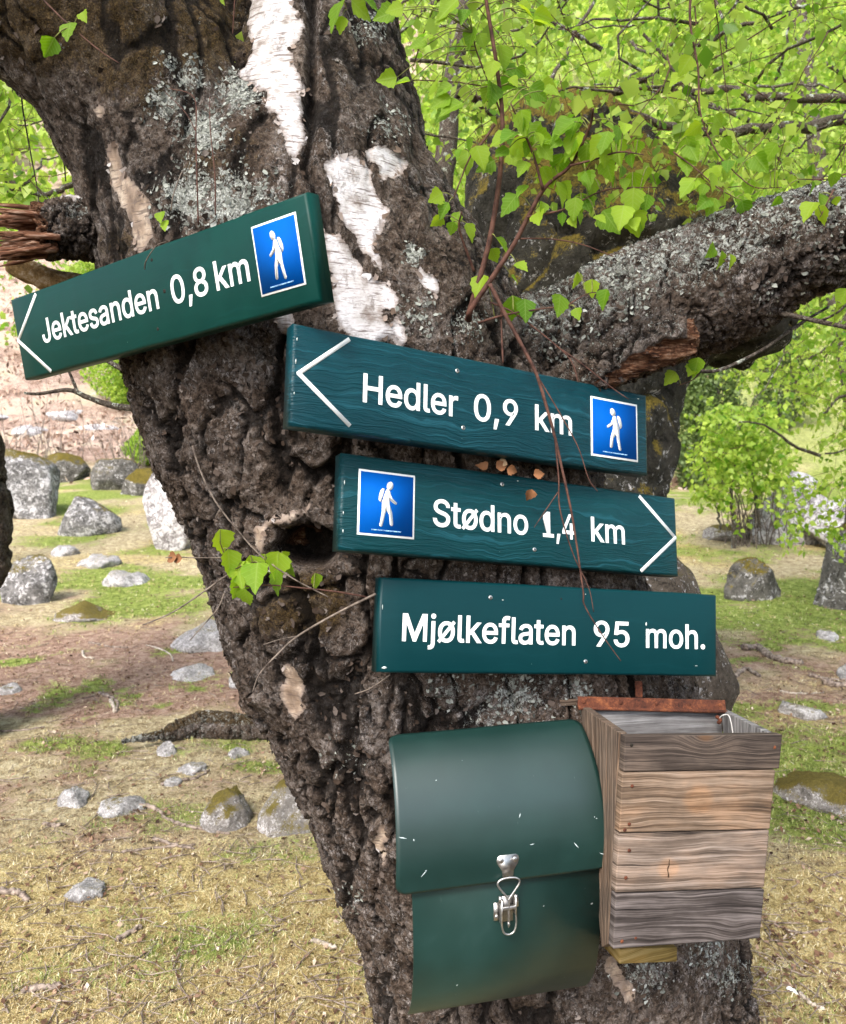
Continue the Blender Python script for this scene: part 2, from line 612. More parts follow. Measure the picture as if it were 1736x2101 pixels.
def mat_wood(name, dark, mid, light, warm=0.0, seed=0.0, knot=None):
    """weathered plank: uv x runs along the grain in metres, y across"""
    n = NT(name)
    uv = n.n('UVMap').outputs[0]
    uvw = n.map(uv, (1, 1, 1), (0, 0, 0), (seed, seed * .37, 0))
    k = n.voro(n.map(uvw, (4.2, 6.5, 1)), 1.0, 'F1', 'Distance')     # sparse knots bend the grain
    kk = n.ss(k, .0, .30, 1, 0)
    cx = n.n('CombineXYZ')
    n.set(cx.inputs[1], n.math('ADD', n.math('MULTIPLY', kk, .028), n.math('MULTIPLY', n.noise(n.map(uvw, (3, 9, 1)), 1.0, 3), .045)))
    ad = n.n('VectorMath', operation='ADD')
    n.set(ad.inputs[0], uvw)
    n.set(ad.inputs[1], cx.outputs[0])
    gv = ad.outputs[0]
    if knot:
        kx, ky, kr = knot[:3]
        ku = n.map(uv, (1, 1.25, 1), (0, 0, 0), (-kx, -ky * 1.25, 0))
        ln_ = n.n('VectorMath', operation='LENGTH')
        n.set(ln_.inputs[0], ku)
        dist = n.math('ADD', ln_.outputs['Value'], n.math('MULTIPLY', n.math('SUBTRACT', n.noise(uvw, 22, 4), .5), .030))
    if knot and knot[3]:                       # one large knot: the grain closes in rings round it
        wk = n.ss(dist, kr * .2, kr * 2.4, .38, 0)
        s0 = n.n('SeparateXYZ', Vector=gv)
        c0 = n.n('CombineXYZ')
        n.set(c0.inputs[0], n.math('MULTIPLY', s0.outputs[0], n.math('SUBTRACT', 1.0, wk)))
        n.set(c0.inputs[1], n.math('ADD', n.math('MULTIPLY', s0.outputs[1], n.math('SUBTRACT', 1.0, wk)), n.math('MULTIPLY', dist, n.math('MULTIPLY', wk, .8))))
        gv = c0.outputs[0]
    g1 = n.noise(n.map(gv, (2.0, 150, 1)), 1.0, 4, .7)
    g2 = n.noise(n.map(gv, (10, 520, 1)), 1.0, 3, .6)
    blot = n.noise(n.map(uvw, (7, 14, 1)), 1.0, 4, .6)
    t = n.math('ADD', n.math('MULTIPLY', g1, .6), n.math('ADD', n.math('MULTIPLY', g2, .25), n.math('MULTIPLY', blot, .3)))
    col = n.ramp(t, [(.43, dark), (.55, mid), (.67, light)])
    if warm:
        col = n.mix(n.ss(blot, .42, .66, 0, warm), col, n.mix(1, col, (1.35, .92, .55), 'MULTIPLY'))
    core = n.ss(n.math('ADD', k, n.math('MULTIPLY', g2, .05)), .05, .12, 1, 0)
    col = n.mix(n.math('MULTIPLY', core, .8), col, (.10, .052, .025))
    if knot:
        heart = n.ss(dist, kr * .55, kr * 1.05, 1, 0)
        col = n.mix(n.math('MULTIPLY', heart, .6 if knot[3] else .45), col, n.mix(1, col, (1.6, 1.25, .9), 'MULTIPLY'))
        sk = n.n('SeparateXYZ', Vector=ku)
        split = n.math('MULTIPLY', n.ss(n.math('ABSOLUTE', n.math('ADD', n.math('ADD', sk.outputs[0], 0.0 if kr < .03 else 9.0), n.math('MULTIPLY', n.math('SUBTRACT', n.noise(uvw, 60, 3), .5), .012))), .0006, .0018, 1, 0), n.ss(dist, kr * .6, kr * .8, 1, 0))
        col = n.mix(split, col, (.03, .014, .006))
    h = n.math('ADD', g1, n.math('MULTIPLY', g2, .5))
    return n.bsdf(col, .85, n.bump(h, .8, .0022), spec=.15)


def mat_rust():
    n = NT("rusty_iron")
    c = n.coord()
    a = n.noise(c, 45, 6, .7)
    b = n.noise(c, 260, 4, .7)
    col = n.ramp(n.math('ADD', n.math('MULTIPLY', a, .7), n.math('MULTIPLY', b, .3)), [(.36, (.030, .012, .009)), (.52, (.105, .034, .018)), (.68, (.26, .09, .035))])
    return n.bsdf(col, .88, n.bump(n.math('ADD', a, b), .7, .003), spec=.2)


def mat_steel(name="zinc_plated_steel", col=(.62, .60, .57), rough=.32):
    n = NT(name)
    c = n.coord()
    a = n.noise(c, 150, 4)
    cc = n.mix(n.ss(a, .4, .7), tuple(x * .72 for x in col), col)
    return n.bsdf(cc, n.math('ADD', rough, n.math('MULTIPLY', a, .2)), n.bump(a, .15, .0006), metal=1.0, spec=.5)


def mat_flat(name, col, rough=.5, amt=.12, sc=40, spec=.22):
    n = NT(name)
    c = n.coord()
    a = n.noise(c, sc, 4, .65)
    cc = n.mix(n.ss(a, .4, .75, 0, 1), col, tuple(x * (1 - amt) for x in col))
    return n.bsdf(cc, rough, n.bump(a, .12, .0008), spec=spec)


def mat_rock(name, dark, light, moss=.5, lich=.5, mosscol=((.05, .04, .008), (.16, .12, .02)), sc=1.0):
    n = NT(name)
    c = n.coord()
    geo = n.n('NewGeometry')
    sep = n.n('SeparateXYZ', Vector=geo.outputs['Normal'])
    a = n.noise(c, 3.2 * sc, 6, .65)
    b = n.noise(c, 16 * sc, 6, .7)
    f = n.noise(c, 70 * sc, 4, .7)
    t = n.math('ADD', n.math('MULTIPLY', a, .4), n.math('ADD', n.math('MULTIPLY', b, .4), n.math('MULTIPLY', f, .25)))
    col = n.ramp(t, [(.38, dark), (.66, light)])
    lf = n.math('ADD', n.math('MULTIPLY', n.noise(c, 17 * sc, 7, .78, .8), .75), n.math('MULTIPLY', a, .25))
    l = n.ss(lf, .585 - .11 * lich, .615 - .11 * lich)
    lcol = n.ramp(f, [(.3, (.42, .40, .39)), (.62, (.78, .75, .75))])
    dk = n.ss(n.noise(c, 10 * sc, 6, .75, .8), .55, .60)
    col = n.mix(n.math('MULTIPLY', l, .85), col, lcol)
    col = n.mix(n.math('MULTIPLY', dk, .75), col, dark)
    mz = n.math('ADD', n.math('MULTIPLY', sep.outputs[2], .75), n.math('MULTIPLY', n.math('SUBTRACT', n.math('ADD', n.math('MULTIPLY', a, .6), n.math('MULTIPLY', b, .4)), .5), 1.4))
    mm = n.ss(n.math('ADD', mz, n.math('MULTIPLY', n.math('SUBTRACT', f, .5), .9)), 1.0 - moss, 1.16 - moss)
    mcol = n.ramp(n.math('ADD', n.math('MULTIPLY', f, .6), n.math('MULTIPLY', b, .4)), [(.36, mosscol[0]), (.62, mosscol[1])])
    col = n.mix(mm, col, mcol)
    h = n.math('ADD', n.math('MULTIPLY', b, 1.0), n.math('ADD', n.math('MULTIPLY', f, .45), n.math('MULTIPLY', l, .1)))
    return n.bsdf(col, .92, n.bump(h, .8, .05 / sc), spec=.12)


def mat_ground():
    n = NT("meadow_soil_moss_and_litter")
    c = n.coord()
    green, ochre, litter, hill = [n.attr(k) for k in ('green', 'ochre', 'litter', 'hill')]
    a = n.noise(c, 2.2, 5, .65)
    b = n.noise(c, 16, 6, .7)
    f = n.noise(c, 80, 4, .75)
    f2 = n.noise(n.map(c, (1, 1, 1), (0, 0, .5)), 230, 3, .75)
    t = n.math('ADD', n.math('MULTIPLY', b, .45), n.math('ADD', n.math('MULTIPLY', f, .4), n.math('MULTIPLY', f2, .25)))
    straw = n.ramp(t, [(.40, (.05, .033, .018)), (.49, (.23, .17, .095)), (.58, (.52, .43, .26)), (.70, (.78, .71, .52))])
    gcol = n.ramp(t, [(.38, (.020, .030, .006)), (.50, (.12, .16, .030)), (.61, (.32, .37, .09)), (.74, (.55, .57, .24))])
    ocol = n.ramp(t, [(.38, (.050, .032, .012)), (.48, (.25, .18, .065)), (.58, (.52, .41, .18)), (.70, (.76, .66, .40))])
    lcol = n.ramp(t, [(.38, (.035, .018, .012)), (.48, (.19, .108, .075)), (.58, (.40, .265, .195)), (.70, (.62, .49, .40))])
    jit = n.math('ADD', n.math('MULTIPLY', n.math('SUBTRACT', b, .5), 1.2), n.math('MULTIPLY', n.math('SUBTRACT', f, .5), .6))
    col = straw
    col = n.mix(n.ss(n.math('ADD', litter, jit), .35, .65), col, lcol)
    col = n.mix(n.ss(n.math('ADD', ochre, jit), .35, .65), col, ocol)
    col = n.mix(n.ss(n.math('ADD', green, jit), .35, .65), col, gcol)
    col = n.mix(n.attr('unseen_dark_ground'), col, n.ramp(t, [(.38, (.014, .009, .006)), (.6, (.07, .05, .036))]))  # dark ground added outside the view to dim what the box reflects
    # far slope: dry bracken and pale slabs
    hn = n.noise(n.map(c, (.7, .7, 1.6)), .9, 6, .65)
    hcol = n.ramp(n.math('ADD', n.math('MULTIPLY', hn, .45), n.math('ADD', n.math('MULTIPLY', b, .3), n.math('MULTIPLY', f, .25))), [(.38, (.06, .034, .020)), (.46, (.25, .165, .125)), (.53, (.48, .37, .30)), (.58, (.30, .29, .16)), (.64, (.56, .52, .48)), (.74, (.36, .34, .32))])
    sx = n.n('SeparateXYZ', Vector=c)
    hcol = n.mix(n.ss(n.math('ADD', sx.outputs[0], n.math('MULTIPLY', hn, 6.0)), 1.5, 6.0, 0, .8), hcol, gcol)
    col = n.mix(hill, col, hcol)
    h = n.math('ADD', b, n.math('ADD', n.math('MULTIPLY', f, .7), n.math('MULTIPLY', f2, .4)))
    return n.bsdf(col, .95, n.bump(h, .9, .03), spec=.08)


def mat_attr(name, stops, rough=.8, trans=0.0):
    n = NT(name)
    r = n.attr('rnd')
    col = n.ramp(r, stops)
    pr = n.n('BsdfPrincipled')
    n.set(pr.inputs['Base Color'], col)
    pr.inputs['Roughness'].default_value = rough
    pr.inputs['Specular IOR Level'].default_value = .15
    if trans:
        tl = n.n('BsdfTranslucent')
        n.set(tl.inputs['Color'], col)
        mx = n.n('MixShader')
        mx.inputs[0].default_value = trans
        n.t.links.new(pr.outputs[0], mx.inputs[1])
        n.t.links.new(tl.outputs[0], mx.inputs[2])
        n.t.links.new(mx.outputs[0], n.out.inputs[0])
    else:
        n.t.links.new(pr.outputs[0], n.out.inputs[0])
    return n.m


M_BARK = mat_bark()
M_BRANCH = mat_branch()
M_TWIG = mat_twig("red_brown_twig", (.035, .014, .010), (.12, .055, .038))
M_DRYTWIG = mat_twig("dry_grey_twig", (.05, .036, .028), (.22, .175, .14))
M_PALEWOOD = mat_twig("bleached_wood", (.16, .125, .095), (.52, .45, .37))
M_STICK = mat_twig("fallen_stick_bark", (.05, .032, .024), (.34, .27, .22), 45)
M_LEAF = mat_leaf("near_birch_leaf", (.09, .215, .006), (.30, .44, .025), (.25, .48, .006), (.58, .74, .02), .48, obj=True)
M_LEAFBG = mat_leaf("birch_leaf", (.075, .175, .008), (.47, .58, .10), (.19, .41, .015), (.72, .86, .13), .5)
M_JUNIPER = mat_leaf("juniper_needle", (.05, .09, .02), (.14, .19, .05), (.05, .09, .02), (.14, .2, .05), .2)  # dull dark green is the needles' own colour
M_LEAFDRY = mat_flat("withered_brown_leaf", (.24, .105, .045), .7, .6, 120)
M_LEAFTAN = mat_flat("withered_tan_leaf", (.42, .28, .16), .7, .5, 120)
M_STEEL = mat_steel()
M_RUST = mat_rust()
M_WHITE = mat_flat("white_paint", (.80, .80, .77), .5, .10, 60)
M_BLUE = mat_flat("blue_sign_film", (.0003, .085, .38), .75, .03, 3, .06)
M_PRINT = mat_flat("pale_blue_print", (.35, .62, .82), .4, .1, 20)


# ------------------------------------------------------------------ ground sheet with the hillside behind
_HY = [-60, 5, 9, 13, 17.5, 20, 25, 34, 50, 90, 180]
_HZ = [0, 0, .10, .33, .66, .85, 2.4, 7.0, 18, 50, 128]


def H(x, y):
    x = np.atleast_1d(np.asarray(x, float))
    y = np.atleast_1d(np.asarray(y, float))
    z = np.interp(y, _HY, _HZ) * .5 + np.interp(y - .8, _HY, _HZ) * .25 + np.interp(y + .8, _HY, _HZ) * .25
    far = sstep(4, 26, y)
    q = np.stack([x, y, 0 * x], 1)
    z = z + .035 * fbm(q * .9, 3, 5) + .012 * fbm(q * 5, 2, 9) + far * .5 * fbm(q * .16, 4, 21) * sstep(10, 30, y) * 3
    z = z + sstep(18, 40, y) * 1.6 * fbm(q * .07, 3, 33)
    return z


def h1(x, y):
    return float(H(x, y)[0])


def gp(u, v, dmax=150):
    """first ground point on the line of sight"""
    a = np.array(P(u, v, 1.0)) - np.array(CO)
    lo, hi = 1.6, dmax
    for n in (160, 30, 30):
        D = np.geomspace(lo, hi, n)
        Q = np.array(CO) + D[:, None] * a
        below = np.nonzero(Q[:, 2] < H(Q[:, 0], Q[:, 1]))[0]
        k = int(below[0]) if len(below) else n - 1
        lo, hi = D[max(k - 1, 0)], D[k]
    return P(u, v, hi), float(hi)


def patches(x, y):
    q = np.stack([x, y, 0 * x], 1)
    n1 = fbm(q * .9, 4, 41)
    n2 = fbm(q * 1.7, 4, 57)
    n3 = fbm(q * 3.1, 3, 63)
    ochre = .72 * sstep(3.7, 2.5, y) + .35 * sstep(8.5, 11, y) * sstep(22, 15, y) + .8 * n1
    green = .42 * sstep(2.7, 3.3, y) * sstep(5.2, 4.2, y) + .62 * sstep(6.4, 7.2, y) * sstep(10, 8.5, y) + .45 * sstep(13, 15, y) + .25 * sstep(9, 10, y) + .9 * n2
    right = sstep(.8, 1.6, x / np.maximum(y, 1) * 4)
    green = green + .30 * sstep(3.6, 4.0, y) * sstep(6.8, 6.0, y) * sstep(.0, .5, n3) * 2 + .35 * right * sstep(5.2, 5.8, y) * sstep(8, 7, y)
    litter = .30 - .35 * sstep(7.5, 9, y) + .55 * sstep(4.3, 4.9, y) * sstep(7.2, 6.4, y) * (1 - .6 * right) + .25 * right * sstep(3, 3.4, y) * sstep(5.4, 4.8, y) + .7 * n3
    unseen_dark = sstep(1.5, .6, y)                 # unseen dark ground, added to darken reflections in the metal box
    ochre = ochre * (1 - unseen_dark)
    green = green * (1 - unseen_dark)
    litter = np.maximum(litter, unseen_dark)
    hill = sstep(18.5, 22, y + 1.2 * n1)
    return np.clip(green, 0, 1), np.clip(ochre, 0, 1), np.clip(litter, 0, 1), hill


M_GROUND = mat_ground()


def build_ground():
    ys = np.concatenate([np.linspace(-40, .4, 14), np.arange(.6, 7, .035), np.geomspace(7, 170, 190)])
    t = np.linspace(-1, 1, 301)
    xs = 4.2 * t + 105.8 * np.sign(t) * np.abs(t) ** 5
    X, Y = np.meshgrid(xs, ys)
    x, y = X.ravel(), Y.ravel()
    V = np.stack([x, y, H(x, y)], 1)
    ny, nx = X.shape
    i = np.arange(ny * nx).reshape(ny, nx)
    F = np.stack([i[:-1, :-1].ravel(), i[:-1, 1:].ravel(), i[1:, 1:].ravel(), i[1:, :-1].ravel()], 1)
    g, o, l, h = patches(x, y)
    me = np_mesh("ground", V, F, True, dict(green=g, ochre=o, litter=l, hill=h, unseen_dark_ground=sstep(1.5, .6, y)))
    tag(link("ground", me, M_GROUND), "uneven meadow of moss, dry grass and leaf litter rising to a hillside", "ground", kind='structure')


build_ground()


def screen_scatter(n, v0, v1, u0=-450, u1=2190, seed=1):
    """ground points, evenly dense as seen from where one stands"""
    r = np.random.default_rng(seed)
    v = r.uniform(v0, v1, n)
    u = r.uniform(u0, u1, n)
    k = 1.0 / np.tan(np.arctan((v - CY) / FOC) + PITCH)
    y = CAM_H * k
    y = y * (1 + r.uniform(-.04, .04, n))
    x = (u - CX) / FOC * y
    return x, y, r


def blades(name, n, v0, v1, keep, lmin, lmax, wk, mat, label, cat, seed, flat=.5):
    x, y, r = screen_scatter(n, v0, v1, seed=seed)
    g, o, l, h = patches(x, y)
    k = keep(g, o, l, h, r.uniform(0, 1, n))
    x, y = x[k], y[k]
    # tufts: several blades share a root
    c = 4
    x = np.repeat(x, c) + r.normal(0, .012, len(x) * c)
    y = np.repeat(y, c) + r.normal(0, .012, len(y) * c)
    n = len(x)
    z = H(x, y) - .004
    L = r.uniform(lmin, lmax, n) * np.clip(.75 + y * .06, .8, 1.5)
    W = np.maximum(.0011, y * wk)
    a = r.uniform(0, 2 * np.pi, n)
    lean = r.uniform(.15, 1.0, n) * flat * 2
    dx, dy = np.cos(a), np.sin(a)
    b = r.uniform(0, 2 * np.pi, n)
    sx, sy = np.cos(b) * W, np.sin(b) * W
    V = np.zeros((n, 5, 3))
    hh = 1 / np.sqrt(1 + lean ** 2)
    flat = min(flat, 1.0)
    base = np.stack([x, y, z], 1)
    mid = base + np.stack([dx * lean * hh * L * .38, dy * lean * hh * L * .38, hh * L * .6], 1)
    tip = base + np.stack([dx * lean * hh * L, dy * lean * hh * L, hh * L * .86 * (1 - .25 * flat)], 1)
    s = np.stack([sx, sy, 0 * sx], 1)
    V[:, 0] = base - s; V[:, 1] = base + s; V[:, 2] = mid + s * .8; V[:, 3] = mid - s * .8; V[:, 4] = tip
    i = np.arange(n)[:, None] * 5
    F = np.concatenate([i + np.array([[0, 1, 2]]), i + np.array([[0, 2, 3]]), i + np.array([[3, 2, 4]])])
    rnd = np.repeat(np.clip(np.repeat(r.normal(.5, .18, n // c), c) + r.normal(0, .16, n), 0, 1), 5)
    me = np_mesh(name, V.reshape(-1, 3), F, False, dict(rnd=rnd))
    tag(link(name, me, mat), label, cat, kind='stuff')


M_GRASS = mat_attr("green_grass_blade", [(0, (.06, .10, .018)), (.5, (.22, .29, .065)), (1, (.52, .55, .22))], .7, .25)
M_STRAW = mat_attr("dry_grass_blade", [(0, (.085, .05, .028)), (.3, (.32, .225, .105)), (.6, (.57, .46, .24)), (1, (.84, .78, .58))], .75, .2)
M_LITTER = mat_attr("brown_leaf_litter", [(0, (.03, .016, .010)), (.45, (.13, .07, .042)), (.75, (.28, .18, .12)), (1, (.52, .42, .32))], .8, .1)

blades("grass", 64000, 1085, 2330, lambda g, o, l, h, q: q < .85 * sstep(.25, .7, g), .016, .048, .00042, M_GRASS,
       "short green grass growing in patches on the meadow", "grass", 3, .9)
blades("dry_grass", 72000, 1085, 2330, lambda g, o, l, h, q: q < .22 + .65 * sstep(.2, .6, o) * (1 - .5 * g) + .25 * (1 - l), .014, .040, .00040, M_STRAW,
       "straw coloured dry grass and moss covering the meadow", "dry grass", 4, 1.6)


def build_litter():
    n = 42000
    x, y, r = screen_scatter(n, 1085, 2330, seed=8)
    g, o, l, h = patches(x, y)
    k = r.uniform(0, 1, n) < .18 + .82 * sstep(.3, .7, l) * (1 - .5 * o)
    x, y = x[k], y[k]
    n = len(x)
    z = H(x, y) + r.uniform(.002, .014, n)
    S = r.uniform(.004, .013, n) * np.clip(.8 + y * .07, .8, 2.0)
    a = r.uniform(0, 2 * np.pi, n)
    asp = r.choice([.25, .55, .8], n)
    ca, sa = np.cos(a), np.sin(a)
    T = np.array([[-1, 0, 0], [0, -1, .25], [1, 0, .1], [0, 1, .3]])
    tilt = r.normal(0, .35, (n, 2))
    V = np.zeros((n, 4, 3))
    for q in range(4):
        px, py, pz = T[q]
        px, py = px * S, py * S * asp
        V[:, q] = np.stack([x + px * ca - py * sa, y + px * sa + py * ca, z + pz * S * .6 + tilt[:, 0] * px + tilt[:, 1] * py], 1)
    i = np.arange(n)[:, None] * 4
    F = np.concatenate([i + np.array([[0, 1, 2]]), i + np.array([[0, 2, 3]])])
    me = np_mesh("leaf_litter", V.reshape(-1, 3), F, False, dict(rnd=np.repeat(np.clip(r.normal(.5, .25, n), 0, 1), 4)))
    tag(link("leaf_litter", me, M_LITTER), "brown and tan fallen leaves strewn over the ground", "leaf litter", kind='stuff')


build_litter()


def bracken():
    """rust brown dead bracken and leaves on the foot of the slope"""
    r = np.random.default_rng(66)
    n = 26000
    y = 19 + 22 * r.uniform(0, 1, n) ** 1.4
    x = y * r.uniform(-.75, .35, n)
    k = fbm(np.stack([x * .5, y * .5, 0 * x], 1), 3, 12) + r.normal(0, .25, n) > -.05
    x, y = x[k], y[k]
    n = len(x)
    z = H(x, y)
    C = np.stack([x, y, z + r.uniform(0, .10, n)], 1)
    A = r.normal(0, 1, (n, 3)) + np.array([0, 0, .3])
    A /= np.linalg.norm(A, axis=1)[:, None]
    B = r.normal(0, 1, (n, 3))
    B -= (B * A).sum(1)[:, None] * A
    B /= np.linalg.norm(B, axis=1)[:, None]
    S = r.uniform(.08, .22, n)[:, None]
    V = np.stack([C - A * S * .2, C + B * S * .22 + A * S * .3, C + A * S, C - B * S * .22 + A * S * .3], 1)
    i = np.arange(n)[:, None] * 4
    F = np.concatenate([i + np.array([[0, 1, 2]]), i + np.array([[0, 2, 3]])])
    me = np_mesh("dry_bracken", V.reshape(-1, 3), F, False, dict(rnd=np.repeat(np.clip(r.normal(.5, .25, n), 0, 1), 4)))
    tag(link("dry_bracken", me, mat_attr("dry_bracken_frond", [(0, (.06, .033, .022)), (.45, (.27, .175, .125)), (.75, (.50, .38, .30)), (1, (.68, .58, .50))], .85, .15)), "rusty dead bracken covering the foot of the slope", "bracken", kind='stuff')


bracken()


# ------------------------------------------------------------------ boulders and stones
M_ROCK_PALE = mat_rock("pale_lichen_granite", (.10, .085, .082), (.46, .42, .41), .10, 1.0)
M_ROCK_GREY = mat_rock("grey_lichen_granite", (.035, .033, .031), (.30, .285, .275), .48, .70)
M_ROCK_MOSS = mat_rock("mossy_dark_rock", (.022, .020, .017), (.20, .185, .165), .62, .40)
M_ROCK_BROWN = mat_rock("brown_mossy_boulder", (.022, .017, .013), (.16, .128, .10), .50, .22, ((.022, .020, .006), (.10, .08, .022)), 2.6)
M_STONE = mat_rock("small_pale_stone", (.10, .092, .088), (.50, .475, .46), .28, .55, sc=4.0)
M_STONE_MOSS = mat_rock("small_mossy_stone", (.10, .09, .08), (.33, .30, .28), .62, .6, ((.045, .036, .009), (.18, .14, .035)), 4.0)


def rock_mesh(name, c, w, t, h, seed, sub=5, rough=.10, facets=9, bury=.45, lean=(0, 0), taper=0.0, rot=0.0):
    """c: ground contact of the rock's middle; w,t,h: width, thickness, height above ground"""
    bm = bmesh.new()
    bmesh.ops.create_icosphere(bm, subdivisions=sub, radius=1.0)
    V = np.array([v.co for v in bm.verts])
    F = np.array([[v.index for v in f.verts] for f in bm.faces])
    bm.free()
    r = np.random.default_rng(seed)
    N = r.normal(size=(facets, 3))
    N /= np.linalg.norm(N, axis=1)[:, None]
    off = r.uniform(.58, .90, facets)
    rad = np.ones(len(V)) * 1.0
    for nk, ok in zip(N, off):
        dt = V @ nk
        rad = np.where(dt > ok, np.minimum(rad, ok / np.maximum(dt, 1e-6)), rad)
    V = V * rad[:, None]
    V = V / np.abs(V).max(0)
    V = V * (1 + rough * fbm(V * 1.6 + seed, 4, seed)[:, None] + rough * .35 * fbm(V * 7 + seed, 3, seed + 5)[:, None])
    zc = (V[:, 2] + 1) / 2
    k = 1 - taper * zc
    X = V[:, 0] * w / 2 * k + lean[0] * zc * h
    Y = V[:, 1] * t / 2 * k + lean[1] * zc * h
    if rot:
        X, Y = X * math.cos(rot) - Y * math.sin(rot), X * math.sin(rot) + Y * math.cos(rot)
    Z = (zc * (1 + bury) - bury) * h
    return np_mesh(name, np.stack([X + c[0], Y + c[1], Z + c[2]], 1), F, True)


def rock(name, label, u0, u1, v0, v1, mat, seed, group=None, cat="rock", thick=.75, **kw):
    p, d = gp((u0 + u1) / 2, v1)
    w = (u1 - u0) * d / FOC
    t = w * thick
    h = max(.02, (v1 - v0) * d / FOC)
    c = Vector((p.x * (1 + t * .35 / max(p.y, 1)), p.y + t * .35, 0))
    c.z = min(p.z, h1(c.x, c.y))
    me = rock_mesh(name, c, w, t, h * 1.02 + max(0, p.z - c.z), seed, **kw)
    o = link(name, me, mat)
    return tag(o, label, cat, group)


G1 = "boulders lying on the far side of the meadow"
rock("boulder", "large grey lichen boulder with brown moss on its sloping right shoulder", -110, 178, 925, 1064, M_ROCK_GREY, 3, G1, "boulder", rough=.10, taper=.14, lean=(-.15, 0))
rock("boulder", "squat boulder with brown moss cap and white lichen, beside the large grey one", 108, 254, 1012, 1099, M_ROCK_GREY, 14, G1, "boulder", taper=.14)
rock("boulder", "pale pinkish standing boulder close to the trunk's left edge", 280, 440, 945, 1128, M_ROCK_PALE, 5, G1, "boulder", taper=.15, facets=8, thick=.6)
rock("boulder", "grey boulder with dark foot standing in grass at the left edge", 2, 124, 1138, 1240, M_ROCK_GREY, 9, G1, "boulder", taper=.12)
rock("boulder", "low mossy boulder at the foot of the slope, leftmost of the back row", 60, 192, 930, 990, M_ROCK_MOSS, 21, G1, "boulder")
rock("boulder", "dark angular mossy boulder in the middle of the back row", 186, 292, 930, 1006, M_ROCK_MOSS, 33, G1, "boulder", facets=8)
rock("boulder", "small mossy boulder just right of the dark angular one", 248, 345, 962, 1016, M_ROCK_MOSS, 25, G1, "boulder")
rock("boulder", "round moss cushion rock high in the back row beside the trunk", 270, 380, 908, 952, M_ROCK_MOSS, 29, G1, "boulder")
rock("boulder", "pale lichen boulder half covered by leafy branches on the right", 1520, 1710, 970, 1116, M_ROCK_PALE, 44, G1, "boulder", taper=.12, facets=9)
rock("boulder", "white lichen boulder touching the right frame edge behind the dark one", 1600, 1880, 1030, 1128, M_ROCK_PALE, 48, G1, "boulder", taper=.2)
rock("boulder", "dark boulder with moss top at the right edge of the meadow", 1650, 1850, 1080, 1256, M_ROCK_MOSS, 51, G1, "boulder", taper=.15, facets=8)
rock("boulder", "rounded mossy boulder with white lichen right of the brown boulder", 1474, 1612, 1150, 1234, M_ROCK_MOSS, 55, G1, "boulder", taper=.14)
rock("boulder", "low moss covered hump in front of the right hand shrub", 1440, 1545, 1078, 1112, M_STONE_MOSS, 57, G1, "boulder")

G2 = "small stones set in the meadow"
S = [("small round pale stone behind the dark footed boulder", 112, 162, 1112, 1141, M_STONE, 61),
     ("flat cracked pale stone on the bright grass left of the trunk", 165, 250, 1132, 1165, M_STONE, 62),
     ("wide flat pale stone with a lichen crust nearer the trunk", 218, 312, 1160, 1202, M_STONE, 63),
     ("low brown moss mound on the grass left of the path", 120, 248, 1238, 1272, M_STONE_MOSS, 64),
     ("long low grey rock at the path edge touching the trunk's outline", 345, 495, 1272, 1332, M_STONE, 65),
     ("flat grey stone above the mossy log", 355, 440, 1366, 1394, M_STONE, 66),
     ("pale stone beside the trunk above the log's end", 470, 530, 1378, 1410, M_STONE, 67),
     ("small rough grey stone just under the mossy log", 325, 366, 1520, 1550, M_STONE, 68),
     ("pale flat stone right below the log's thick end", 368, 425, 1570, 1588, M_STONE, 69),
     ("lumpy grey stone in green grass left of centre ground", 118, 182, 1608, 1656, M_STONE, 70),
     ("white oval stone right of the lumpy grey stone", 210, 292, 1642, 1672, M_STONE, 71),
     ("ochre mossy stone with a white chip in front of the trunk", 395, 512, 1612, 1700, M_STONE_MOSS, 72),
     ("bigger ochre mossy stone with white foot hugging the trunk", 525, 690, 1590, 1710, M_STONE_MOSS, 73),
     ("bluish white stone lying alone in the lower left moss", 136, 226, 1812, 1846, M_STONE, 74),
     ("small pale stone beyond the white oval one", 340, 372, 1590, 1612, M_STONE, 75),
     ("small grey stone on litter near the trunk", 468, 508, 1534, 1556, M_STONE, 76),
     ("dull flat stone near the left edge above the green patch", 0, 40, 1402, 1424, M_STONE, 77),
     ("mossy flat rock with grey top right of the wooden box", 1590, 1790, 1590, 1662, M_STONE_MOSS, 78),
     ("pale flat slab at the right edge below the bent branch", 1718, 1800, 1360, 1400, M_STONE, 79),
     ("small grey stone in the grass on the right", 1678, 1716, 1288, 1314, M_STONE, 80),
     ("flat grey stone in brown litter on the right", 1600, 1690, 1444, 1476, M_STONE, 81)]
for lab, a, b, c, d, m, s in S:
    rock("stone", lab, a - 3, b + 3, c + .25 * (d - c), d, m, s, G2, "stone", sub=4, bury=1.3, rough=.30, facets=8, thick=1.1)


for lab, a, b, c, d, sdd in [("pale rock slab low on the brown slope at left", 30, 110, 872, 892, 91), ("grey rock slab higher on the brown slope", 95, 190, 838, 860, 92), ("flat pale slab on the slope near the left edge", -20, 60, 845, 858, 93), ("long pale slab right of the leafless sapling", 150, 260, 868, 886, 94)]:
    rock("flat_rock", lab, a, b, c, d, M_ROCK_PALE, sdd, "flat rocks on the slope", "rock", sub=4, thick=1.6, bury=.8)


